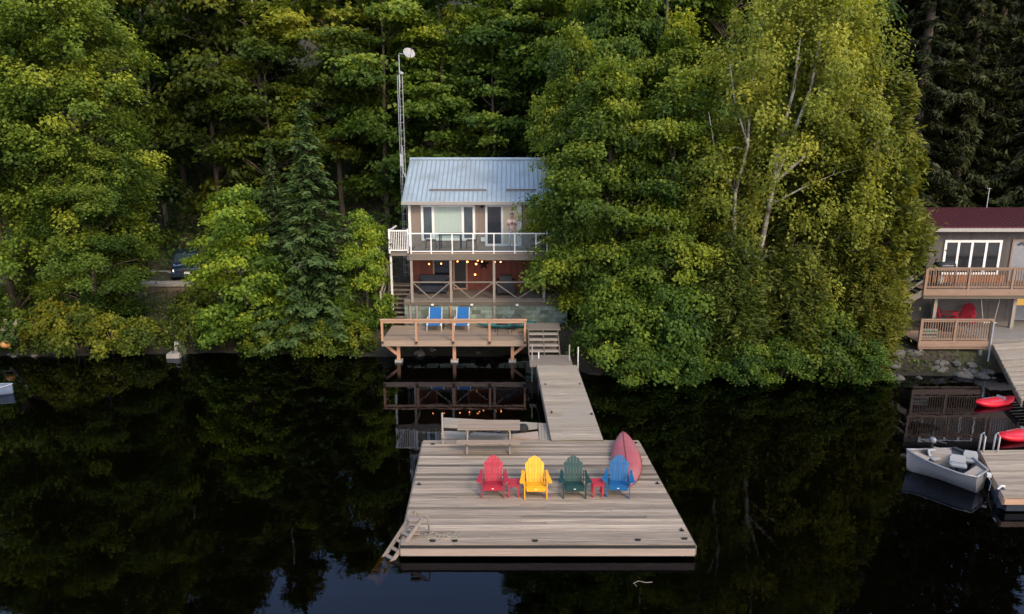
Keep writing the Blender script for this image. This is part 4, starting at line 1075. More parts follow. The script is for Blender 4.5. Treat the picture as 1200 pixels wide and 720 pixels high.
# lower door and window in the red wall
def lx(q): return XatY(470+q/6.316, HY0, 3.2)
framed('porch_window', lx(236), lx(372), HY0-.02, PF+.65, HF-.42, [], ['darkpane'], .08, 'railw', parent=co)
framed('porch_door', lx(385), lx(492), HY0-.02, PF+.01, HF-.3, [], ['black'], .08, 'railw', parent=co)
# wall lamps on the beam (lit)
for q in (507, 553, 606):
    x = XatY(q, PY, 2.0); c = MB(); c.lathe((x, PY-.13, PF-.235), [(.015,.06),(.07,.04),(.085,0),(.01,0)], 10)
    o = part('wall_lamp', c, M['whitem'], co); b = MB(); b.lathe((x, PY-.13, PF-.25), [(.01,.014),(.07,.012),(.07,0),(.01,0)], 10); part('lens', b, M['lampw'], o)

# string lights
sl_ = thing('string_lights', 'string of warm lit bulbs hanging under the balcony of the cottage', 'string lights', (-2.5, 33.0, 3.9))
BL = [(502.8,309.6,33),(517,309.2,33),(536.2,306.6,33.2),(547.6,307,33.2),(559.8,305.6,33.4),(557.9,309.6,32.9),(565,306.8,33.4),(580,307.2,33.3),(586.7,307.2,33.3),(556.8,322,34.2)]
bp_ = [D(a, b, y) for a, b, y in BL]
c = MB(); o9 = sorted(bp_[:9], key=lambda q: q.x)
for a, b in zip(o9[:-1], o9[1:]):
    m = a.lerp(b, .5) - Vector((0,0,.05)); c.tube([a+Vector((0,0,.07)), m+Vector((0,0,.05)), b+Vector((0,0,.07))], .008, 4)
c.tube([bp_[9]+Vector((0,0,.07)), bp_[9]+Vector((0,.1,.75))], .008, 4)
part('cable', c, M['black'], sl_)
for i, q in enumerate(bp_):
    c = MB(); c.sphere(q, .045 if i in (3, 5, 9) else .032, 8); o = part('bulb', c, M['bulb'], sl_, smooth=True)
    b = MB(); b.lathe(q+Vector((0,0,.035)), [(.02,0),(.02,.04),(.008,.045)], 6); part('socket', b, M['black'], o)
for q, e in ((bp_[1], 5.0), (bp_[5], 9.0), (bp_[8], 4.5)):
    l = bpy.data.lights.new('bulb_glow', 'POINT'); l.energy = e; l.color = (1.0,.36,.13); l.shadow_soft_size = .03
    lo_ = bpy.data.objects.new('bulb_glow', l); COL.objects.link(lo_); lo_.location = q
# star
q = D(567, 310, HY0-.05); c = MB(); out = []
for k in range(10):
    r_ = .30 if k % 2 == 0 else .12; a = math.pi/2 + k*math.pi/5; out.append(Vector((q.x+r_*math.cos(a), 0, q.z+r_*math.sin(a))))
ctr = Vector((q.x, HY0-.14, q.z)); vs = [Vector((a.x, HY0-.05, a.z)) for a in out] + [ctr]
c.add(vs, [(k, (k+1) % 10, 10) for k in range(10)] + [tuple(range(9,-1,-1))])
solo('barn_star', c, M['black'], 'dark five-pointed metal star hanging on the red porch wall', 'wall decoration', tuple(q))
# porch furniture
def sofa(x0, x1, y, lb):
    t = thing('outdoor_sofa', lb, 'sofa', ((x0+x1)/2, y, PF))
    c = MB(); c.box(x0+.1, x1-.1, y-.30, y+.35, PF+.10, PF+.42); part('seat', c, M['navy'], t)
    c = MB(); c.hexa([Vector((x0,y+.36,PF+.1)),Vector((x1,y+.36,PF+.1)),Vector((x1,y+.5,PF+.1)),Vector((x0,y+.5,PF+.1))], [Vector((x0,y+.46,PF+.82)),Vector((x1,y+.46,PF+.82)),Vector((x1,y+.58,PF+.82)),Vector((x0,y+.58,PF+.82))]); part('backrest', c, M['navy'], t)
    for xx in (x0, x1-.12):
        c = MB(); c.box(xx, xx+.098, y-.32, y+.352, PF+.12, PF+.60); part('armrest', c, M['navy'], t)
        for yy in (y-.28, y+.42):
            c = MB(); c.box(xx+.02, xx+.08, yy, yy+.06, PF, PF+.118); part('leg', c, M['black'], t)
sofa(-4.55, -3.15, 33.7, 'dark navy outdoor sofa behind the left section of the porch rail')
t = thing('grill', 'black covered barbecue behind the right section of the porch rail', 'grill', (-.35, 33.3, PF))
c = MB(); c.hexa([Vector((-.72,33.05,PF+.12)),Vector((.12,33.05,PF+.12)),Vector((.12,33.6,PF+.12)),Vector((-.72,33.6,PF+.12))], [Vector((-.74,33.03,PF+.74)),Vector((.14,33.03,PF+.74)),Vector((.14,33.62,PF+.74)),Vector((-.74,33.62,PF+.74))]); part('cart', c, M['tarpw'], t)
c = MB(); c.loft([[Vector((x, 33.32+.27*math.cos(a), PF+.742+.26*math.sin(a))) for a in [math.pi*j/8 for j in range(9)]] for x in (-.6,-.3,0)]); part('lid', c, M['tarpw'], t)
for x in (-.66, .02):
    c = MB(); c.tube([(x,33.1,PF+.08),(x+.06,33.1,PF+.08)], .08, 10); part('wheel', c, M['rubber'], t)
# balcony dining set
def patio_table(x, y, z, w_, d_, h_, lb, mt='black'):
    t = thing('patio_table', lb, 'table', (x, y, z))
    part('tabletop', MB().box(x-w_/2, x+w_/2, y-d_/2, y+d_/2, z+h_-.04, z+h_), M[mt], t)
    for a in (-1,1):
        for b in (-1,1): part('leg', MB().box(x+a*(w_/2-.06)-.025, x+a*(w_/2-.06)+.025, y+b*(d_/2-.06)-.025, y+b*(d_/2-.06)+.025, z, z+h_-.041), M[mt], t)
    return t
xt0, xt1 = XatY(514.5, 33.3, 5), XatY(541.5, 33.3, 5)
patio_table((xt0+xt1)/2, 33.3, HF+.032, xt1-xt0, .85, .76, 'dark patio table standing on the balcony in front of the picture window', 'tarpw')
def metal_chair(x, y, z, rz, lb, grp, h=.88):
    t = thing('metal_chair', lb, 'chair', (x, y, z), rz, grp)
    c = MB(); c.cbox((0,0,.43), (.46,.46,.025))
    part('seat', c, M['black'], t, local=True)
    c = MB(); arc = [(-.22,.25,.43),(-.24,.29,.7),(-.15,.31,.84),(0,.315,h),(.15,.31,.84),(.24,.29,.7),(.22,.25,.43)]
    c.tube(arc, .014, 6)
    for k in range(9):
        xx = -.18+.045*k; c.tube([(xx,.255,.45),(xx*1.02,.30,.845-.5*abs(xx)**1.3)], .006, 4)
    for k in range(5): zz_ = .5+.075*k; c.tube([(-.225,.26+.04*k/5,zz_),(.225,.26+.04*k/5,zz_)], .006, 4)
    part('backrest', c, M['black'], t, local=True)
    for a in (-1,1):
        for b in (-1,1):
            c = MB(); c.tube([(a*.21,b*.21,.42),(a*.25,b*.25,0)], .013, 6); part('leg', c, M['black'], t, local=True)
    return t
metal_chair(-4.0+.1, 33.5, HF+.032, math.pi/2, 'black chair at the left end of the balcony table', 'balcony chairs')
metal_chair(-1.95, 33.5, HF+.032, -math.pi/2, 'black chair at the right end of the balcony table', 'balcony chairs')

# ---------------------------------------------------------------- things on the shore deck
def lounger(lb):
    t = thing('lounge_chair', lb, 'lounge chair', group='blue lounge chairs on the shore deck')
    c = MB(); prof = [(-.55,.30),(-.50,.345),(-.1,.33),(.12,.34),(.42,.92)]
    L_ = [[Vector((x,y,z)) for y, z in prof] for x in (-.25,.25)]
    for (y0,z0),(y1,z1) in zip(prof[:-1], prof[1:]):
        c.hexa([Vector((-.26,y0,z0)),Vector((.26,y0,z0)),Vector((.26,y1,z1)),Vector((-.26,y1,z1))], [Vector((-.26,y0,z0+.02)),Vector((.26,y0,z0+.02)),Vector((.26,y1-.004,z1+.02)),Vector((-.26,y1-.004,z1+.02))], .5)
    part('sling', c, M['sling'], t, local=True)
    for s in (-1,1):
        c = MB(); c.tube([(s*.29,-.55,.31),(s*.29,-.1,.33),(s*.29,.12,.34),(s*.29,.43,.94)], .026, 7); part('side_frame', c, M['whitem'], t, smooth=True, local=True)
        c = MB(); c.tube([(s*.31,-.42,.52),(s*.33,-.2,.56),(s*.32,.22,.55)], .03, 7); c.tube([(s*.32,-.40,.52),(s*.33,-.44,0)], .026, 7); part('armrest', c, M['whitem'], t, smooth=True, local=True)
        c = MB(); c.tube([(s*.29,.20,.5),(s*.31,.40,0)], .024, 7); part('leg', c, M['whitem'], t, smooth=True, local=True)
    return t
lg = lounger('blue sling lounge chair, the left one of the pair on the shore deck'); q = P(508.5, 389.5, SD); lg.location = (q.x, q.y+.55, SD+.002)
q = P(541, 389.5, SD); dup(lg, (q.x, q.y+.55, SD+.002), -.03, label='blue sling lounge chair, the right one of the pair on the shore deck')
q = P(524.5, 386, SD); patio_table(q.x, q.y+.2, SD+.002, .5, .4, .4, 'low dark table between the two blue lounge chairs', 'navy')
def kayak(L_, beam, lb, loc, rz, hullm, deckm, seatm, grp=None, dz=0.17):
    t = thing('kayak', lb, 'kayak', loc, rz, grp); secs = []; top = []
    for i in range(13):
        s = -1+2*i/12; k = max(.06, (1-abs(s)**2.4)**.7); ring = []
        for j in range(10):
            a = 2*math.pi*j/10; y = beam/2*k*math.cos(a); z = (.15*k+.03)*math.sin(a)*(1.0 if math.sin(a) < 0 else .75) + dz + .10*abs(s)**3
            ring.append(Vector((s*L_/2, y, z)))
        secs.append(ring)
    c = MB(); c.loft(secs); part('hull', c, M[hullm], t, smooth=True, local=True)
    c = MB(); c.loft([[Vector((x, y*w_, dz+.105+h_)) for y in (-1,-.5,.5,1)] for x, w_, h_ in ((-.42*L_/2,.16,.01),(-.3*L_/2,.2,-.0),(.25*L_/2,.2,-.0),(.4*L_/2,.15,.01))], closed=False, cap=False); part('cockpit', c, M[seatm], t, local=True)
    c = MB(); c.cbox((.14*L_, 0, dz+.15), (.07,.30,.10), Matrix.Rotation(.4,3,'Y')); part('seat_back', c, M[seatm], t, local=True)
    c = MB(); c.tube([(.36*L_,-.1,dz+.16),(.36*L_,0,dz+.2),(.36*L_,.1,dz+.16)], .012, 5); part('handle', c, M['black'], t, local=True)
    c = MB(); c.loft([[v*1.012 - Vector((0,0,.012*dz)) + Vector((0,0,.012)) for v in r_[1:5]] for r_ in secs[1:4]], closed=False, cap=False); part('bow_panel', c, M[deckm], t, smooth=True, local=True)
    return t
q = P(594, 383.5, SD); kayak(2.7, .62, 'teal and green kayak lying along the block wall on the shore deck', (q.x, 31.3, SD+.0), 0.03, 'teal', 'limeg', 'limeg')
q = P(588, 392, SD); metal_chair(q.x, q.y+.25, SD+.002, 3.35, 'black metal chair on the shore deck, left of two in front of the teal kayak', 'black metal chairs on the shore deck', .9)
q = P(607, 391, SD); metal_chair(q.x, q.y+.3, SD+.002, 2.95, 'black metal chair on the shore deck, right of two in front of the teal kayak', 'black metal chairs on the shore deck', .9)

# ---------------------------------------------------------------- antenna mast
mX, mY = -5.55, 36.2
ms = thing('antenna_mast', 'tall ladder-like lattice mast with a white satellite dish beside the cottage', 'mast', (mX, mY, 3.0))
c = MB(); zt_ = D(475.5, 88, mY).z
for a in range(3): an = a*2.094+.5; c.tube([(mX+.14*math.cos(an), mY+.14*math.sin(an), 2.6), (mX+.14*math.cos(an), mY+.14*math.sin(an), zt_)], .017, 6)
z = 2.8
while z < zt_:
    for a in range(3):
        a0_, a1_ = a*2.094+.5, (a+1)*2.094+.5; c.tube([(mX+.14*math.cos(a0_), mY+.14*math.sin(a0_), z),(mX+.14*math.cos(a1_), mY+.14*math.sin(a1_), z)], .011, 4)
    z += .38
part('lattice', c, M['galv'], ms)
c = MB(); c.tube([(mX,mY,zt_-.6),(mX,mY,zt_+.95)], .022, 6); part('top_pole', c, M['galv'], ms)
dq = D(479.5, 62, mY); dirv = Vector((.45,-.75,.45)).normalized(); xq = dirv.cross(Vector((0,0,1))).normalized(); yq = xq.cross(dirv)
c = MB(); rings = []
for r_, dp in ((.02,-.09),(.12,-.085),(.22,-.06),(.31,0)): rings.append([dq + dirv*dp + xq*r_*math.cos(6.283*k/14) + yq*r_*.9*math.sin(6.283*k/14) for k in range(14)])
rings += [[p - dirv*.012 for p in r_] for r_ in rings[::-1]]
c.loft(rings, cap=True); o = part('dish', c, M['dishm'], ms, smooth=True)
b = MB(); b.tube([dq - yq*.28, dq + dirv*.36], .012, 5); b.sphere(dq+dirv*.36, .045, 8); part('receiver_arm', b, M['black'], o)
c = MB(); c.tube([(mX,mY,dq.z-.05), dq - dirv*.1], .02, 5); part('dish_bracket', c, M['galv'], ms)
q = D(470.5, 87, mY); c = MB(); c.lathe(q, [(.02,.12),(.09,.07),(.12,0),(.10,-.02),(.02,-.02)], 10); c.tube([q+Vector((0,0,.1)), (mX,mY,q.z+.16)], .015, 5); part('flood_lamp', c, M['dishm'], ms, smooth=True)
c = MB(); q = D(471.8, 182, mY); c.tube([q+Vector((0,0,-.8)), q+Vector((0,0,.45))], .03, 6); c.cbox(q+Vector((-.05,0,-.25)), (.14,.14,.6)); c.tube([q+Vector((0,0,-.8)), q+Vector((.1,-.05,-1.05)), q+Vector((.3,-.1,-1.35))], .035, 6); part('service_conduit', c, M['galv'], ms)

# ---------------------------------------------------------------- person on the balcony
def skin_mesh(name, verts, edges, radii, mat, parent, root=0, sub=1):
    me = bpy.data.meshes.new(name); me.from_pydata(verts, edges, []); me.update()
    o = bpy.data.objects.new(name, me); COL.objects.link(o)
    md = o.modifiers.new('skin', 'SKIN'); sb = o.modifiers.new('sub', 'SUBSURF'); sb.levels = sb.render_levels = sub
    for i, sv in enumerate(me.skin_vertices[0].data):
        r_ = radii[i]; sv.radius = r_ if hasattr(r_, '__len__') else (r_, r_); sv.use_root = (i == root)
    dg = bpy.context.evaluated_depsgraph_get(); ev = o.evaluated_get(dg)
    m2 = bpy.data.meshes.new_from_object(ev); o.modifiers.clear(); o.data = m2
    m2.materials.clear(); m2.materials.append(mat)
    m2.polygons.foreach_set('use_smooth', np.ones(len(m2.polygons), bool))
    at = m2.attributes.new('v', 'FLOAT', 'POINT'); at.data.foreach_set('value', np.full(len(m2.vertices), .5, np.float32))
    if parent is not None: o.parent = parent
    return o
def make_person(loc):
    V = [(0,0,.96),(0,.01,1.10),(0,.015,1.25),(0,.015,1.40),(0,.005,1.47),(0,-.02,1.53),(0,-.03,1.60),(0,-.02,1.67),  # spine, neck, head 5..7
         (.09,0,.90),(.105,-.02,.50),(.11,.01,.10),(.115,-.03,.045),(.12,-.14,.03),                                  # right leg 8-12
         (-.09,0,.90),(-.10,-.02,.50),(-.11,.01,.10),(-.115,-.03,.045),(-.125,-.14,.03),                              # left leg 13-17
         (.155,.015,1.38),(.235,-.02,1.13),(.09,-.24,1.24),(.045,-.28,1.27),                                          # arm bent to chest 18-21
         (-.155,.015,1.38),(-.235,-.02,1.13),(-.09,-.24,1.24),(-.045,-.28,1.27)]                                      # 22-25
    E = [(0,1),(1,2),(2,3),(3,4),(4,5),(5,6),(6,7),(0,8),(8,9),(9,10),(10,11),(11,12),(0,13),(13,14),(14,15),(15,16),(16,17),
         (3,18),(18,19),(19,20),(20,21),(3,22),(22,23),(23,24),(24,25)]
    Rr = [(.135,.10),(.115,.085),(.125,.09),(.12,.085),(.05,.05),(.062,.072),(.075,.09),(.06,.07),
          .085,.055,.037,.04,.03,.085,.055,.037,.04,.03,.055,.042,.028,.03,.055,.042,.028,.03]
    # five fingers per hand, curled round the phone
    for base, s in ((21,1),(25,-1)):
        b = Vector(V[base])
        for k in range(4):
            i0 = len(V); r0 = b + Vector((-.012*s,-.012,.028-.018*k)); ln = (.036,.042,.04,.032)[k]
            V.append(tuple(r0)); V.append(tuple(r0 + Vector((-.018*s,-ln*.6,.004)))); V.append(tuple(r0 + Vector((-.040*s,-ln*.7,.004))))
            E += [(base,i0),(i0,i0+1),(i0+1,i0+2)]; Rr += [.009,.0085,.007]
        i0 = len(V); r0 = b + Vector((-.004*s,.01,.035)); V.append(tuple(r0)); V.append(tuple(r0+Vector((-.025*s,.0,.03)))); E += [(base,i0),(i0,i0+1)]; Rr += [.010,.008]
    o = skin_mesh('person', V, E, Rr, M['skin'], None)
    o.location = loc
    tag(o, 'dark-haired person in a pale shirt standing on the balcony, holding a phone up', 'person')
    # shirt, trousers, hair, face pieces
    sv = [(0,0,.93),(0,.01,1.10),(0,.015,1.25),(0,.015,1.40),(.155,.015,1.385),(.215,-.005,1.22),(-.155,.015,1.385),(-.215,-.005,1.22)]
    skin_mesh('shirt', sv, [(0,1),(1,2),(2,3),(3,4),(4,5),(3,6),(6,7)], [(.155,.12),(.135,.105),(.145,.11),(.13,.095),.068,.062,.068,.062], M['toppk'], o)
    tv = [(0,0,.98),(.09,0,.89),(.105,-.02,.50),(.11,.01,.12),(-.09,0,.89),(-.10,-.02,.50),(-.11,.01,.12)]
    skin_mesh('trousers', tv, [(0,1),(1,2),(2,3),(0,4),(4,5),(5,6)], [(.15,.115),.10,.07,.055,.10,.07,.055], M['trous'], o)
    skin_mesh('hair', [(0,.01,1.715),(0,.035,1.66),(0,.055,1.58),(0,.05,1.46)], [(0,1),(1,2),(2,3)], [(.085,.085),(.095,.075),(.085,.05),(.06,.03)], M['hair'], o)
    c = MB(); c.sphere((.03,-.105,1.615), .011, 6); c.sphere((-.03,-.105,1.615), .011, 6); part('eyes', c, M['black'], o, local=True)
    c = MB(); c.cbox((0,-.118,1.585), (.022,.03,.045), Matrix.Rotation(-.3,3,'X')); part('nose', c, M['skin'], o, local=True, smooth=True)
    c = MB(); c.cbox((0,-.098,1.548), (.045,.008,.010)); part('mouth', c, M['pinkkeel'], o, local=True)
    for s in (-1,1): c = MB(); c.sphere((s*.078,-.02,1.60), .024, 6, sq=(.5,.8,1.2)); part('ear', c, M['skin'], o, local=True, smooth=True)
    return o
q = D(600, 290, 33.4); make_person((q.x, 33.4, HF+.032))
c = MB(); c.cbox((0,0,0), (.075,.010,.15)); solo('phone', c, M['black'], 'black phone held up by the person on the balcony', 'phone', (q.x, 33.4-.315, HF+.032+1.275), local=True)
# ---------------------------------------------------------------- red-roofed house on the right
NZ, NL = 3.0, 1.15          # upper deck, lower terrace
NY = 32.3; NX0, NX1 = 19.35, 30.5
nh = thing('lake_house', 'grey board house with maroon metal roof and two railed decks at the right edge', 'house', (24.5, 34, 1.1))
c = MB(); x = NX0
while x < NX1: c.box(x, x+.196, NY, NY+.14, NZ-.05, 5.5, rv(.5,.2)); x += .2
c.box(NX0, NX0+.14, NY+.145, 38.4, NZ-.05, 5.5, .5); c.box(NX1-.14, NX1, NY+.145, 38.4, NZ-.05, 5.5, .5); c.box(NX0+.15, NX1-.15, 38.25, 38.4, NZ-.05, 5.5, .5)
part('wall', c, M['nwall'], nh)
c = MB(); c.box(NX0-.55, NX1, NY-.05, NY+.1, NL, NZ-.06, .5); c.box(NX0, NX1, NY+.11, 38, .4, NZ-.06, .4); part('lower_wall', c, M['nlow'], nh)
rz0 = D(1150, 268.5, NY-.45).z; rzr = D(1150, 245.5, 35.4).z
def nroof(x, y, dz=0): return Vector((x, y, (rz0 + (y-(NY-.45))*(rzr-rz0)/(35.4-NY+.45)) if y <= 35.4 else rzr-(y-35.4)*.4) + Vector((0,0,dz)))
def nroof(x, y, dz=0):
    z = rz0 + (y-(NY-.45))*(rzr-rz0)/(35.4-NY+.45) if y <= 35.4 else rzr-(y-35.4)*.33
    return Vector((x, y, z+dz))
c = MB(); ra, rb = NX0-.35, NX1+.4
for y0, y1 in ((NY-.45,35.4),(35.4,38.8)):
    lo = [nroof(ra,y0),nroof(rb,y0),nroof(rb,y1),nroof(ra,y1)]; c.hexa(lo, [p+Vector((0,0,.07)) for p in lo], .5)
x = ra
while x < rb:
    for y0, y1 in ((NY-.46,35.38),(35.42,38.81)):
        lo = [nroof(x,y0,.072),nroof(x+.06,y0,.072),nroof(x+.06,y1,.072),nroof(x,y1,.072)]; c.hexa(lo, [p+Vector((0,0,.03)) for p in lo], .75)
    x += .19
part('roof', c, M['maroon'], nh)
c = MB(); c.box(ra, rb, NY-.54, NY-.46, rz0-.12, rz0+.03, .5); part('gutter', c, M['trim2'], nh)
c = MB(); c.box(ra, rb, NY-.44, NY-.003, rz0-.16, rz0-.12, .3); part('soffit', c, M['darkw'], nh)
c = MB(); q = D(1156, 245, 35.3); c.tube([q, q+Vector((0,0,1.05))], .02, 6); c.tube([q+Vector((-.12,0,1.0)), q+Vector((.12,0,1.0))], .012, 4); part('antenna', c, M['galv'], nh)
def nx(cpx): return XatY(1040+cpx/5.54, NY, 4.2)
nzv = lambda cpy: D(1150, 280+cpy/5.54, NY).z
framed('window', nx(357), nx(728), NY, nzv(232), nzv(8), [nx(449), nx(536), nx(629)], ['darkpane']*4, .11, parent=nh)
f = framed('door', nx(792), nx(960), NY, NZ+.03, nzv(4), [], ['greydoor'], .07, 'nrail', parent=nh)
c = MB(); q = Vector((nx(858), NY-.03, nzv(48)))
for k in range(5):
    a0, a1 = math.pi*(.06+k*.18), math.pi*(.06+k*.18+.14); rr = .25
    c.add([q+Vector((.07*math.cos(a0),0,.07*math.sin(a0))), q+Vector((rr*math.cos(a0),0,rr*.8*math.sin(a0))), q+Vector((rr*math.cos(a1),0,rr*.8*math.sin(a1))), q+Vector((.07*math.cos(a1),0,.07*math.sin(a1)))], [(0,1,2,3)])
part('fan_light', c, M['darkpane'], f)
c = MB(); x = nx(250)
while x < nx(775): c.box(x, x+.085, NY-.03, NY-.004, NZ+.01, nzv(236), rv(.5,.2)); x += .095
part('skirt_boards', c, M['orangeb'], nh)
# upper deck
UY = 30.55; ux0 = XatY(1084.5, UY, 3.4); ux1 = 30.3
c = MB()
for i in range(12): c.box(ux0, ux1, UY+.005+.145*i, UY+.14+.145*i, NZ-.035, NZ, rv(.5,.14))
part('deck_floor', c, M['nrail'], nh)
c = MB(); c.box(ux0-.03, ux1, UY-.05, UY-.003, NZ-.26, NZ+.03, .6); part('deck_fascia', c, M['nrail'], nh)
c = MB(); c.box(ux0, ux1, UY+.0, UY+.05, NZ-.42, NZ-.265, .3); c.box(ux0+.3, ux1, UY+.06, NY-.06, NZ-.2, NZ-.04, .25); part('deck_beam', c, M['darkw'], nh)
def railing(x0, x1, y, z, posts, parent, sp=.115, h=.95, fy=-.05):
    c = MB(); c.box(x0-.04, x1+.04, y-.06, y+.05, z+h, z+h+.045, .65); c.box(x0, x1, y-.025, y+.025, z+.10, z+.15, .5); c.box(x0, x1, y-.025, y+.025, z+h-.08, z+h-.002, .5)
    part('top_rail', c, M['nrail'], parent)
    for q in posts: part('rail_post', MB().box(q-.045, q+.045, y-.055, y+.04, z-.2, z+h+.02, .65), M['nrail'], parent)
    b = MB(); x = x0+.08
    while x < x1-.05: b.box(x-.014, x+.014, y-.02, y+.02, z+.15, z+h-.08, .42); x += sp
    o = part('balusters', b, M['nrail'], parent); return o
pp_ = [XatY(q, UY, 3.4) for q in (1084.5, 1135, 1186)] + [25.2, 28, 30.2]
railing(ux0, ux1, UY-.0, NZ, pp_, nh)
for q in (1095, 1187.5, 1240):
    x = XatY(q, UY+.35, 2); part('deck_post', MB().box(x-.075, x+.075, UY+.3, UY+.45, NL, NZ-.43, .5), M['greyv'], nh)
# left stair of the upper deck
c = MB(); s0 = Vector((ux0-.05, UY+.05, NZ+.05)); s1 = D(1051, 352, UY+.3)
for yy in (UY+.05, UY+1.0):
    c.beam((ux0, yy, NZ-.12), (s1.x, yy, s1.z-.25), .05, .26, .5); c.beam((ux0, yy, NZ+.86), (s1.x, yy, s1.z+.72), .05, .09, .5); c.beam((ux0, yy, NZ+.45), (s1.x, yy, s1.z+.30), .04, .09, .5)
    c.box(s1.x-.05, s1.x+.05, yy-.05, yy+.05, .6, s1.z+.8, .5)
for i in range(6):
    t = (i+.5)/6; x = ux0+(s1.x-ux0)*t; z = NZ-.1+(s1.z-.25-NZ+.1)*t; c.box(x-.14, x+.14, UY+.08, UY+.97, z-.0, z+.04, .4)
part('deck_stairs', c, M['greyw'], nh)
# lit panel under the deck
x = XatY(1191, NY-.1, 2.3); z0 = D(1191, 358, NY-.1).z; z1 = D(1191, 346, NY-.1).z
c = MB(); c.box(x, x+1.3, NY-.09, NY-.052, z0, z1); part('lit_window', c, M['yellowlit'], nh)
c = MB(); c.box(x-.03, x+1.33, NY-.10, NY-.052, NL+.05, z0-.004); part('lower_door', c, M['greydoor'], nh)
for q in (1118, 1160, 1180):
    xq_ = XatY(q, NY-.05, 2); part('wall_batten', MB().box(xq_-.015, xq_+.015, NY-.065, NY-.052, NL, NZ-.2, .3), M['darkw'], nh)

# terrace slab, lower deck
c = MB(); c.box(20.15, 31, 28.95, NY-.055, .5, NL-.0, .5); struct('terrace', c, M['slab'])
LY = 28.55; lx0, lx1 = XatY(1078.5, LY, 1.6), XatY(1160.5, LY, 1.6)
ld = thing('lower_deck', 'small railed wooden deck at the rocky shore in front of the red-roofed house', 'deck', ((lx0+lx1)/2, 29.3, .6))
c = MB()
for i in range(13): c.box(lx0, lx1 if i < 2 else min(lx1, 20.13), LY+.005+.145*i, LY+.14+.145*i, NL-.035, NL, rv(.5,.14))
part('deck_boards', c, M['nrail'], ld)
c = MB(); c.box(lx0-.03, lx1+.03, LY-.05, LY-.003, NL-.20, NL+.05, .62); c.box(lx0-.0, lx1, LY, LY+.08, NL-.32, NL-.21, .3); part('fascia', c, M['nrail'], ld)
railing(lx0, lx1, LY, NL, [lx0, XatY(1119,LY,1.7), lx1], ld, .105)
c = MB(); c.tube([(lx1+.02, LY-.1, -1.2), (lx1+.02, LY-.1, NL+.9)], .03, 7); part('pole', c, M['galv'], ld)
c = MB()
for a in (lx0+.2, lx1-.2): c.box(a-.07, a+.07, LY+.1, LY+.24, -.2, NL-.21)
part('support_post', c, M['greyv'], ld)
# striped towel
tw = thing('striped_towel', 'folded striped towel in white, green and dark hanging low on the lower deck railing', 'towel', (lx0+.55, LY+.06, NL+.2))
for k, (mt, nm) in enumerate((('whitewash','pale_stripe'),('black','dark_stripe'),('whitewash','pale_stripe'),('limeg','green_stripe'),('whitewash','pale_stripe'))):
    c = MB(); c.box(lx0+.12, lx0+.78, LY+.055, LY+.075, NL+.18+.075*k, NL+.18+.075*k+.073); part(nm, c, M[mt], tw)
ch2 = dup(ch, (0,0,0), 0, label='bright red armchair on the terrace, left of two by the grey wall', group='red armchairs on the terrace')
ch2.scale = (1,1,1); q = P(1109, 381, NL); ch2.location = (q.x, q.y+.1, NL+.003); ch2.rotation_euler.z = .95
q = P(1133, 382, NL); dup(ch2, (q.x, q.y+.2, NL+.003), -.85, label='bright red armchair on the terrace, right of two by the grey wall')
q = P(1111, 388, NL); ft = thing('fire_table', 'round dark fire table in front of the two red armchairs', 'table', (q.x, q.y+.1, NL+.002))
c = MB(); c.lathe((0,0,0), [(.30,0),(.34,.25),(.30,.42)], 16); part('base', c, M['black'], ft, local=True)
c = MB(); c.lathe((0,0,.421), [(.48,0),(.52,.02),(.52,.05),(.3,.06),(.02,.055)], 20); part('tabletop', c, M['tarpw'], ft, local=True)
c = MB()
for k in range(5): c.cbox((-.25+.13*k, -.25, .495), (.10,.09,.03), Rz(k*.7))
part('stones', c, M['whitewash'], ft, local=True)
# swing
sw = thing('rope_swing', 'swing seat hanging on two pale ropes under the upper deck', 'swing', (XatY(1158,30.9,2), 30.9, NL))
for a, b in ((1148.5, 1152), (1173, 1165)):
    t = D(a, 347, 30.9); t.z = NZ-.2; e = D(b, 377, 30.9); c = MB(); c.tube([t, e], .018, 5); part('rope', c, M['rope'], sw)
e0, e1 = D(1151, 377.5, 30.9), D(1166, 377.5, 30.9); c = MB(); c.box(e0.x, e1.x, 30.8, 31.0, e0.z-.03, e0.z); part('seat', c, M['whitewash'], sw)
# barbecue
q = D(1104.5, 330, 31.2); bx_ = q.x
gr = thing('barbecue', 'black barbecue with side shelves and a pale gas bottle on the upper deck', 'grill', (bx_, 31.2, NZ+.002))
for s in (-.38,.38):
    for yy in (-.2,.2): part('leg', MB().box(s-.025, s+.025, yy-.025, yy+.025, 0, .72), M['black'], gr, local=True)
part('base_shelf', MB().box(-.40,.40,-.22,.22,.10,.14), M['black'], gr, local=True)
part('firebox', MB().box(-.40,.40,-.25,.25,.722,.88), M['black'], gr, local=True)
c = MB(); c.loft([[Vector((x, .25*math.cos(a), .882+.27*math.sin(a))) for a in [math.pi*j/8 for j in range(9)]] for x in (-.39,0,.39)]); part('lid', c, M['black'], gr, local=True, smooth=True)
c = MB(); c.box(-.72,-.402,-.2,.2,.82,.85); c.box(.402,.72,-.2,.2,.82,.85); part('side_shelf', c, M['black'], gr, local=True)
c = MB(); c.lathe((-.12,0,.142), [(.12,0),(.155,.05),(.155,.30),(.08,.38),(.05,.42)], 12); part('gas_bottle', c, M['whitewash'], gr, local=True, smooth=True)
c = MB(); c.tube([(-.25,-.27,1.0),(.25,-.27,1.0)], .015, 6); part('handle', c, M['galv'], gr, local=True)

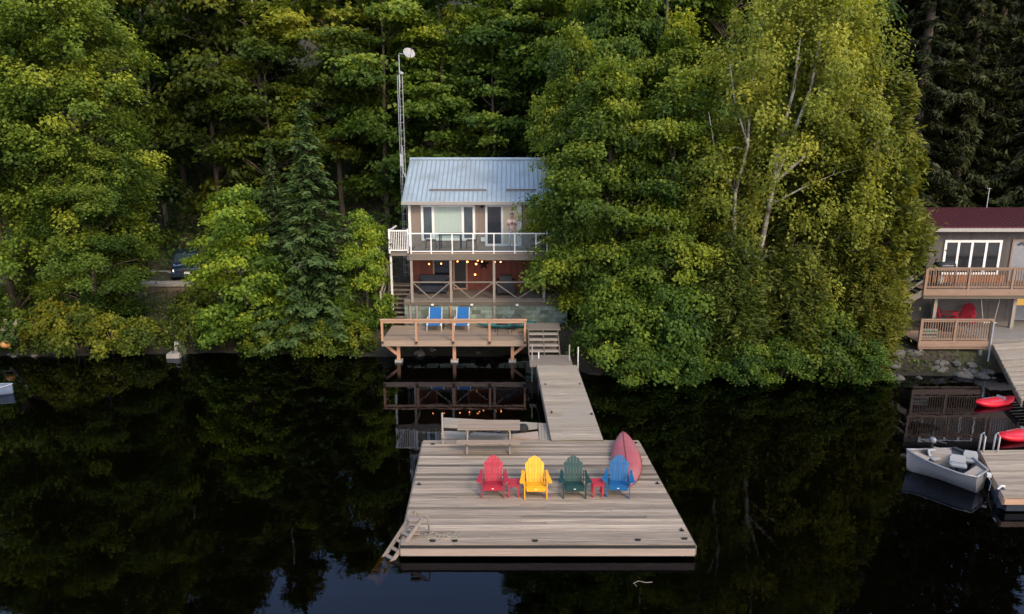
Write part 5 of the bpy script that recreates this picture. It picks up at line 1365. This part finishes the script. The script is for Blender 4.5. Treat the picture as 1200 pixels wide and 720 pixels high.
# gangway, dock, boats on the right
g2 = thing('neighbour_gangway', 'grey gangway with gaps between its boards leading from the terrace down to the right dock', 'gangway', tuple(P(1190,430,0)))
a0, b0_ = P(1163.5,403.5,1.08), P(1216,400,1.08); a1, b1 = P(1198,470,.5), P(1262,468,.5)
c = MB(); n = 26
for i in range(n):
    t0, t1 = i/n+.002, (i+1)/n-.002 - (.016 if i > 8 and i % 2 else 0); ps = [a0.lerp(a1,t0), b0_.lerp(b1,t0), b0_.lerp(b1,t1), a0.lerp(a1,t1)]
    c.hexa([q - Vector((0,0,.04)) for q in ps], ps, rv(.5,.16))
part('deck_boards', c, M['gang'], g2)
c = MB()
for e0, e1 in ((a0,a1),(b0_,b1)): c.beam(e0-Vector((0,0,.13)), e1-Vector((0,0,.13)), .06, .18, .3)
part('side_beam', c, M['greyw'], g2)
nd = thing('neighbour_dock', 'weathered plank dock at the right edge beside the aluminium boat', 'dock', tuple(P(1190,560,0)))
q0, q1, q2, q3 = P(1148,528,.42), P(1285,526,.42), P(1330,583,.42), P(1176.5,583,.42)
c = MB(); n = 20
for i in range(n):
    t0, t1 = i/n+.002, (i+1)/n-.002; ps = [q3.lerp(q0,t0), q2.lerp(q1,t0), q2.lerp(q1,t1), q3.lerp(q0,t1)]; c.hexa([q-Vector((0,0,.04)) for q in ps], ps, rv(.6,.16))
part('deck_boards', c, M['dock'], nd)
c = MB(); c.beam(q3+Vector((0,-.03,-.11)), q2+Vector((0,-.03,-.11)), .04, .14, .5); c.beam(q3+Vector((-.0,0,-.13)), q0+Vector((0,0,-.13)), .04, .16, .4); part('fascia', c, M['railw'], nd)
c = MB(); c.beam(q3+Vector((.1,.06,-.28)), q2+Vector((0,.06,-.28)), .14, .20, .5); c.beam(q3+Vector((.1,.2,-.30)), q0+Vector((.1,-.1,-.30)), .14, .22, .5); part('float', c, M['navy'], nd)
for px in (1152, 1169):
    q = P(px, 530, .42); c = MB(); c.tube([q, q+Vector((0,0,.48)), q+Vector((.03,.12,.55)), q+Vector((.05,.25,.45)), q+Vector((.05,.28,-.5))], .024, 7); part('ladder_rail', c, M['whitem'], nd, smooth=True)
q = P(1171, 590, 0); fd = thing('dock_fender', 'dark blue upright fender with white cap at the corner of the right dock', 'fender', (q.x, q.y, 0))
c = MB(); c.lathe((0,0,-.35), [(.03,0),(.13,.08),(.14,.5),(.13,.72),(.05,.8)], 12); part('fender_body', c, M['navy'], fd, smooth=True, local=True)
c = MB(); c.tube([(-.10,0,.40),(-.02,0,.50),(.1,.05,.46)], .03, 6); part('cap', c, M['whitem'], fd, local=True)
# aluminium boat
NG = [(1062.5,527.5),(1072,533),(1085,540),(1105,548.5),(1125,555.5),(1144.5,559.5)]
FG = [(1062.5,527.0),(1076,527.3),(1098,526.4),(1118,526.2),(1136,533.5),(1157.5,551)]
zg = [.66,.58,.53,.50,.50,.51]
ng = [P(a,b,z) for (a,b),z in zip(NG,zg)]; fg = [P(a,b,z) for (a,b),z in zip(FG,zg)]
bo = thing('fishing_boat', 'small open aluminium fishing boat with grey seats moored beside the right dock', 'boat', tuple(P(1110,545,0)))
c = MB(); secs = []
for a, b in zip(ng, fg):
    m = (a+b)/2; w = (b-a); ring = []
    for s, z in ((-.5,None),(-.46,.30),(-.34,.02),(0,-.10),(.34,.02),(.46,.30),(.5,None)):
        q = m + w*s; ring.append(Vector((q.x, q.y, a.z if z is None else z)))
    secs.append(ring)
secs[0] = [Vector((ng[0].x+.10*(0.66-z), ng[0].y-.02*(.66-z), z)) for z in (.66,.4,.2,.06,.2,.4,.66)]
c.loft(secs, closed=False, cap=False); c.add(secs[-1], [tuple(range(7))])
part('hull', c, M['alu'], bo, smooth=True)
c = MB(); c.tube([v+Vector((0,0,.01)) for v in ng], .03, 6); c.tube([v+Vector((0,0,.01)) for v in fg], .03, 6); c.tube([ng[-1], fg[-1]], .03, 6); part('gunwale', c, M['alu'], bo, smooth=True)
c = MB(); ii = [(a.lerp(b,.1), a.lerp(b,.9)) for a, b in zip(ng, fg)]
c.loft([[Vector((a.x,a.y,.22)), Vector((b.x,b.y,.22))] for a, b in ii[1:]], closed=False, cap=False); part('floor', c, M['navy'], bo)
c = MB(); c.loft([[Vector((a.x,a.y,a.z-.07)), Vector((b.x,b.y,b.z-.07))] for a, b in ((ng[0],fg[0]),(ng[1].lerp(fg[1],.04),fg[1]),(ng[2].lerp(fg[2],.05),ng[2].lerp(fg[2],.5)))], closed=False, cap=False); part('bow_deck', c, M['beige'], bo)
c = MB()
A_, B_ = ng[4].lerp(ng[5],.1), fg[4].lerp(fg[5],.55)
c.add([A_+Vector((.03,.05,-.05)), ng[5]+Vector((0,.03,-.05)), fg[5]+Vector((-.03,0,-.05)), B_+Vector((-.1,-.05,-.05))], [(0,1,2,3)]); part('stern_deck', c, M['beige'], bo)
c = MB(); mid_ = ng[2].lerp(fg[3],.52); c.cbox((mid_.x, mid_.y, .42), (.50,.42,.42), Rz(-.5)); part('console', c, M['beige'], bo)
for (px, py, sc_, rz_) in ((1122,546,.95,-.45),(1137,541,.85,-.45),(1094,538.5,.7,.2)):
    q = P(px, py, .40); rm = Rz(rz_); c = MB()
    rr_ = lambda w, d, z: [q + rm @ Vector((sc_*w*sx, sc_*d*sy, z)) for sx, sy in ((-.8,-1),(.8,-1),(1,-.75),(1,.75),(.8,1),(-.8,1),(-1,.75),(-1,-.75))]
    c.loft([rr_(.20,.17,0), rr_(.22,.19,.03), rr_(.22,.19,.07), rr_(.17,.15,.09)]); s_ = part('seat', c, M['seatgrey'], bo)
    b = MB(); b.loft([[p + rm @ Vector((0,-.12*sc_+.05*k,0)) for p in [q + rm @ Vector((sc_*.21*sx*w_, sc_*(.16+dy), z)) for sx, dy in ((-1,-.02),(1,-.02),(1,.03),(-1,.03))]] for k, (z, w_) in enumerate(((.10,.95),(.20,1),(.27,.8)))]); part('seat_back', b, M['seatgrey'], s_)
    b = MB(); b.lathe(q + Vector((0,0,-.25)), [(.05,0),(.04,.03),(.03,.249)], 8); part('pedestal', b, M['black'], s_)
c = MB(); e0, e1 = fg[3].lerp(ng[3],.05), fg[4].lerp(ng[4],.06); c.beam(e0+Vector((0,0,.06)), e1+Vector((0,0,.06)), .16, .05, .6); part('side_rail_pad', c, M['tarpw'], bo)
q = P(1093, 527, .6); om = thing('trolling_motor', 'grey-headed small motor clamped to the far side of the aluminium boat', 'motor', tuple(q))
c = MB(); c.tube([q+Vector((0,.05,-.7)), q+Vector((0,.05,.22))], .03, 7); part('shaft', c, M['black'], om)
c = MB(); c.loft([[q+Vector((.08*r_*math.cos(k*.6283)-.0, .05+.11*r_*math.sin(k*.6283), z)) for k in range(10)] for r_, z in ((.6,.2),(1,.23),(1,.31),(.7,.35),(.1,.36))]); part('motor_head', c, M['alu'], om, smooth=True)
c = MB(); c.tube([q+Vector((.0,.0,.28)), q+Vector((.3,-.12,.24))], .022, 6); part('tiller', c, M['black'], om)
c = MB(); c.cbox(q+Vector((0,.02,-.02)), (.12,.14,.12)); part('clamp', c, M['black'], om)
for px, py in ((1145,563),(1152,562)):
    pass
c = MB(); q = fg[5].lerp(ng[5],.35)+Vector((.08,-.03,-.06)); c.tube([q, q+Vector((.1,-.06,-.18)), q+Vector((.06,-.08,-.42))], .012, 5); c.cbox(q+Vector((.05,0,.0)), (.10,.16,.08), Rz(-.5)); part('stern_light', c, M['whitem'], bo)
# red kayaks
q = P(1165.5, 474, 0); kayak(1.85, .62, 'red sit-on kayak floating farther out, beside the right gangway', (q.x, q.y, -.02), .30, 'kayred', 'kayred', 'kaygrey', 'red kayaks floating by the right dock', .12)
q = P(1194, 513, 0); kayak(1.9, .66, 'red sit-on kayak nearest the right dock, cut by the picture edge', (q.x, q.y, -.02), .34, 'kayred', 'kayred', 'kaygrey', 'red kayaks floating by the right dock', .12)
# brown boat ramp and white board
r0 = [P(977,442,.02), P(1011,442,.02), P(1008,408,.75), P(985,408,.75)]
br = thing('boat_ramp', 'brown plank boat ramp sloping into the water under the cedars', 'ramp', tuple(P(995,435,0)))
for i in range(5):
    t0, t1 = i/5+.01, (i+1)/5-.01; ps = [r0[0].lerp(r0[1],t0), r0[0].lerp(r0[1],t1), r0[3].lerp(r0[2],t1), r0[3].lerp(r0[2],t0)]; c = MB(); c.hexa([p-Vector((0,0,.05)) for p in ps], ps, rv(.5,.2)); part('plank', c, M['brownramp'], br)
c = MB()
for a, b in ((0,3),(1,2)): c.beam(r0[a]+Vector((0,0,.04)), r0[b]+Vector((0,0,.04)), .09, .10, .7)
part('side_rail', c, M['brownramp'], br)
q = P(1064, 432.5, .05); c = MB(); c.loft([[Vector((s, .16*k*math.cos(a), .045*k*math.sin(a)+.04)) for a in [6.283*j/10 for j in range(10)]] for s, k in ((-.42,.15),(-.34,.75),(0,1),(.34,.8),(.42,.15))])
c.v = [(p[0]+q.x, p[1]+q.y, p[2]) for p in c.v]; solo('float_board', c, M['whitewash'], 'small off-white board floating at the rocky shore left of the lower deck', 'float', tuple(q), smooth=True)

# ---------------------------------------------------------------- left bank: car, wall, block, boat, driftwood
wl = thing('retaining_wall', 'low retaining wall with pale concrete ledge below the parked car', 'wall', (-18, 39, .5))
cz = 1.62; cy = 40.6
wz = 1.46
part('ledge', MB().box(-25, -10.5, 40.0, 40.7, wz-.16, wz), M['concrete'], wl)
c = MB(); x = -25
while x < -10.5: 
    for r_ in range(4): c.box(x+.01, min(x+.59,-10.5), 40.08, 40.35, wz-.165-.32*(r_+1)+.01, wz-.165-.32*r_, rv(.5,.25))
    x += .6
part('wall_face', c, M['darkwall'], wl)
def make_car(loc, rz):
    t = thing('parked_car', 'dark blue car parked on the driveway facing the lake, half hidden by trees', 'car', loc, rz)
    W2 = .87
    def ringx(y, zb, zt, w, tw):     # cross-section at y
        return [Vector((-w,y,zb)),Vector((w,y,zb)),Vector((w*1.02,y,(zb+zt)/2)),Vector((w*tw,y,zt-.05)),Vector((w*tw*.92,y,zt)),Vector((-w*tw*.92,y,zt)),Vector((-w*tw,y,zt-.05)),Vector((-w*1.02,y,(zb+zt)/2))]
    c = MB(); c.loft([ringx(-2.12,.32,.62,.70,.95), ringx(-2.02,.24,.74,.82,.94), ringx(-1.7,.2,.86,W2,.93), ringx(-.95,.2,.97,W2,.92), ringx(.0,.2,1.0,W2,.93), ringx(1.6,.2,1.02,W2,.93), ringx(2.05,.26,1.0,.84,.92), ringx(2.12,.4,.9,.78,.92)])
    part('body', c, M['carp'], t, local=True, smooth=False)
    c = MB(); lo = [(-1.0,.97,.78),(1.95,1.0,.78)]; c.hexa([Vector((-.77,-.98,.96)),Vector((.77,-.98,.96)),Vector((.77,1.95,1.0)),Vector((-.77,1.95,1.0))], [Vector((-.6,-.25,1.42)),Vector((.6,-.25,1.42)),Vector((.6,1.5,1.44)),Vector((-.6,1.5,1.44))]); part('windows', c, M['carglass'], t, local=True)
    c = MB(); c.hexa([Vector((-.61,-.27,1.425)),Vector((.61,-.27,1.425)),Vector((.61,1.52,1.445)),Vector((-.61,1.52,1.445))], [Vector((-.56,-.1,1.49)),Vector((.56,-.1,1.49)),Vector((.56,1.4,1.5)),Vector((-.56,1.4,1.5))])
    for s in (-1,1): c.beam((s*.765,-.97,.97),(s*.605,-.25,1.44),.06,.05); c.beam((s*.765,1.9,1.0),(s*.605,1.5,1.44),.08,.06)
    part('roof', c, M['carp'], t, local=True)
    for s in (-1,1):
        c = MB(); c.hexa([Vector((s*.60-.17,-2.10,.58)),Vector((s*.60+.17,-2.06,.58)),Vector((s*.62+.17,-1.95,.60)),Vector((s*.60-.17,-2.0,.60))], [Vector((s*.60-.15,-2.05,.70)),Vector((s*.60+.17,-2.0,.73)),Vector((s*.60+.17,-1.9,.74)),Vector((s*.60-.15,-1.95,.72))]); part('headlight', c, M['headl'], t, local=True)
        for yy in (-1.32, 1.3):
            c = MB(); c.tube([(s*.72,yy,.31),(s*.89,yy,.31)], .31, 16); o = part('wheel', c, M['rubber'], t, local=True)
            b = MB(); b.tube([(s*.885,yy,.31),(s*.90,yy,.31)], .19, 12); part('rim', b, M['galv'], o, local=True)
        c = MB(); c.cbox((s*.98,-.75,1.0), (.18,.10,.12)); part('side_mirror', c, M['carp'], t, local=True)
    part('grille', MB().box(-.40,.40,-2.15,-2.10,.56,.68), M['black'], t, local=True)
    part('bumper', MB().box(-.74,.74,-2.17,-2.05,.28,.44), M['carp'], t, local=True)
    part('licence_plate', MB().box(-.16,.16,-2.19,-2.172,.42,.55), M['plate'], t, local=True)
    return t
q = D(204.5, 330, 41.6); make_car((q.x+.15, 43.2, hz(q.x, 42.6)+.04), .40)
q = P(201, 418, .12); sb = thing('stone_block', 'pale squared stone block at the waterline below the parked car', 'stone', (q.x, q.y+.3, 0))
c = MB(); c.hexa([Vector((-.30,-.25,-.3)),Vector((.30,-.22,-.3)),Vector((.28,.25,-.3)),Vector((-.28,.25,-.3))], [Vector((-.27,-.2,.20)),Vector((.28,-.18,.24)),Vector((.25,.22,.26)),Vector((-.25,.22,.23))], .6); part('block', c, M['slab'], sb, local=True)
c = MB(); c.hexa([Vector((-.16,.3,-.1)),Vector((.2,.3,-.1)),Vector((.2,.7,-.1)),Vector((-.16,.7,-.1))], [Vector((-.13,.34,.62)),Vector((.15,.34,.58)),Vector((.15,.66,.6)),Vector((-.12,.66,.63))], .4); part('post_stub', c, M['concrete'], sb, local=True)
# rowing boat at left edge
q = P(-22, 464, -.06); rb = thing('rowing_boat', 'slate blue boat end showing at the left edge of the picture', 'boat', (q.x, q.y, 0), .12)
def row_sections(L_, bm, h):
    out = []
    for i in range(9):
        s = -1+2*i/8; k = (1-max(0,s)**2.6)*(1-.25*max(0,-s)); b = max(.03, bm/2*k); hh = h+.12*max(0,s)**2
        out.append([Vector((s*L_/2, b*y, z)) for y, z in ((-1,hh),(-.85,.10),(-.45,-.12),(.45,-.12),(.85,.10),(1,hh))])
    return out
secs = row_sections(2.3, .85, .24); c = MB(); c.loft(secs, closed=False, cap=False); part('hull', c, M['boatblue'], rb, local=True, smooth=True)
c = MB()
for j in (0,-1): c.tube([s[j]+Vector((0,0,.01)) for s in secs], .018, 6)
part('gunwale', c, M['galv'], rb, local=True)
c = MB()
for x in (-.7,0,.65): c.cbox((x,0,.16), (.22,.66,.03))
part('bench', c, M['seatgrey'], rb, local=True)
c = MB(); c.loft([[Vector((s[0].x, s[0].y*.75, .2)), Vector((s[0].x, -s[0].y*.75, .2))] for s in secs[6:]], closed=False, cap=False); part('bow_deck', c, M['boatblue'], rb, local=True)
# driftwood frame and buoy
q = P(3, 404, .6); dw = thing('driftwood_ladder', 'grey driftwood ladder leaning on the bank at the left edge', 'ladder', (q.x, q.y, .5))
for x in (-.3,.22): c = MB(); c.beam((x,-.05,-.05), (x+.25,.5,1.15), .09, .09, .8); part('side_pole', c, M['greyv'], dw, local=True)
for k in range(4): t = .15+.23*k; c = MB(); c.beam((-.36+.25*t,-.05+.55*t,-.05+1.2*t), (.30+.25*t,-.05+.55*t,-.05+1.2*t), .06, .06, .7); part('rung', c, M['greyv'], dw, local=True)
q = P(6.5, 404, .75); c = MB(); c.sphere(q, .19, 12, sq=(1.15,1,.85)); c.tube([q+Vector((0,0,.14)), q+Vector((.02,0,.22))], .03, 6); solo('buoy', c, M['orange'], 'round orange float lying on the bank beside the driftwood ladder', 'float', tuple(q), smooth=True)

# ---------------------------------------------------------------- shore rocks
def rock_mesh(seed):
    r2 = np.random.default_rng(seed); c = MB(); n = 10; rings = []
    ph = r2.random(6)*6.28
    for i in range(7):
        t = math.pi*i/6; t = min(max(t,.05),math.pi-.05); ring = []
        for k in range(n):
            a = 6.283*k/n; f = 1+.18*math.sin(2*a+ph[0]+t)+.14*math.sin(3*a+ph[1]-2*t)+.10*math.sin(5*a+ph[2]+3*t)
            ring.append(Vector((f*math.sin(t)*math.cos(a), .8*f*math.sin(t)*math.sin(a), -.55*f*math.cos(t))))
        rings.append(ring)
    c.loft(rings); return c
RK = []
for s in range(4):
    o = part('shore_rock', rock_mesh(40+s), M['rock'], local=True); RK.append(o)
spots = []
for i in range(26): spots.append((random.uniform(lx0-1.6, lx1+1.2), random.uniform(27.15, 28.6), random.uniform(.14,.42), 'grey rocks of the bank under the lower deck', 'grey rock on the bank below the lower deck of the red-roofed house'))
for i in range(14): spots.append((random.uniform(-5.4, .6), random.uniform(30.5, 31.5), random.uniform(.15,.38), 'rocks in the shade under the shore deck', 'rock at the water in the shade under the shore deck'))
for i in range(12): spots.append((random.uniform(-24.5, -20.5), shore(-22)+random.uniform(-.2,.35), random.uniform(.12,.28), 'stones on the waterline at the far left', 'stone on the waterline below the shrubs at the far left'))
for i, (x, y, s, g, lb) in enumerate(spots):
    src = RK[i % 4]; o = src if i < 4 else src.copy()
    if i >= 4: COL.objects.link(o)
    o.location = (x, y, max(hz(x, y), -.05)+s*.06); o.rotation_euler = (0, 0, random.random()*6.28); s *= .85; o.scale = (s, s, s*random.uniform(.7,1.1))
    tag(o, lb, 'rock', g)
# a floating twig
q = P(742, 684, 0.01); c = MB(); c.tube([q, q+Vector((.12,.06,.02)), q+Vector((.27,.02,.01)), q+Vector((.42,.05,.0))], .006, 5); c.tube([q+Vector((.02,.0,.01)), q+Vector((.06,-.10,.0))], .005, 4)
solo('twig', c, M['greyv'], 'pale twig floating on the dark water in front of the dock', 'twig', tuple(q))

# ---------------------------------------------------------------- render settings
sc.view_settings.view_transform = 'Standard'; sc.view_settings.look = 'None'; sc.view_settings.exposure = 0
sc.render.engine = 'CYCLES'
sc.cycles.max_bounces = 5; sc.cycles.diffuse_bounces = 2; sc.cycles.glossy_bounces = 2; sc.cycles.transmission_bounces = 3; sc.cycles.transparent_max_bounces = 8
sc.cycles.sample_clamp_indirect = 6; sc.cycles.use_denoising = True
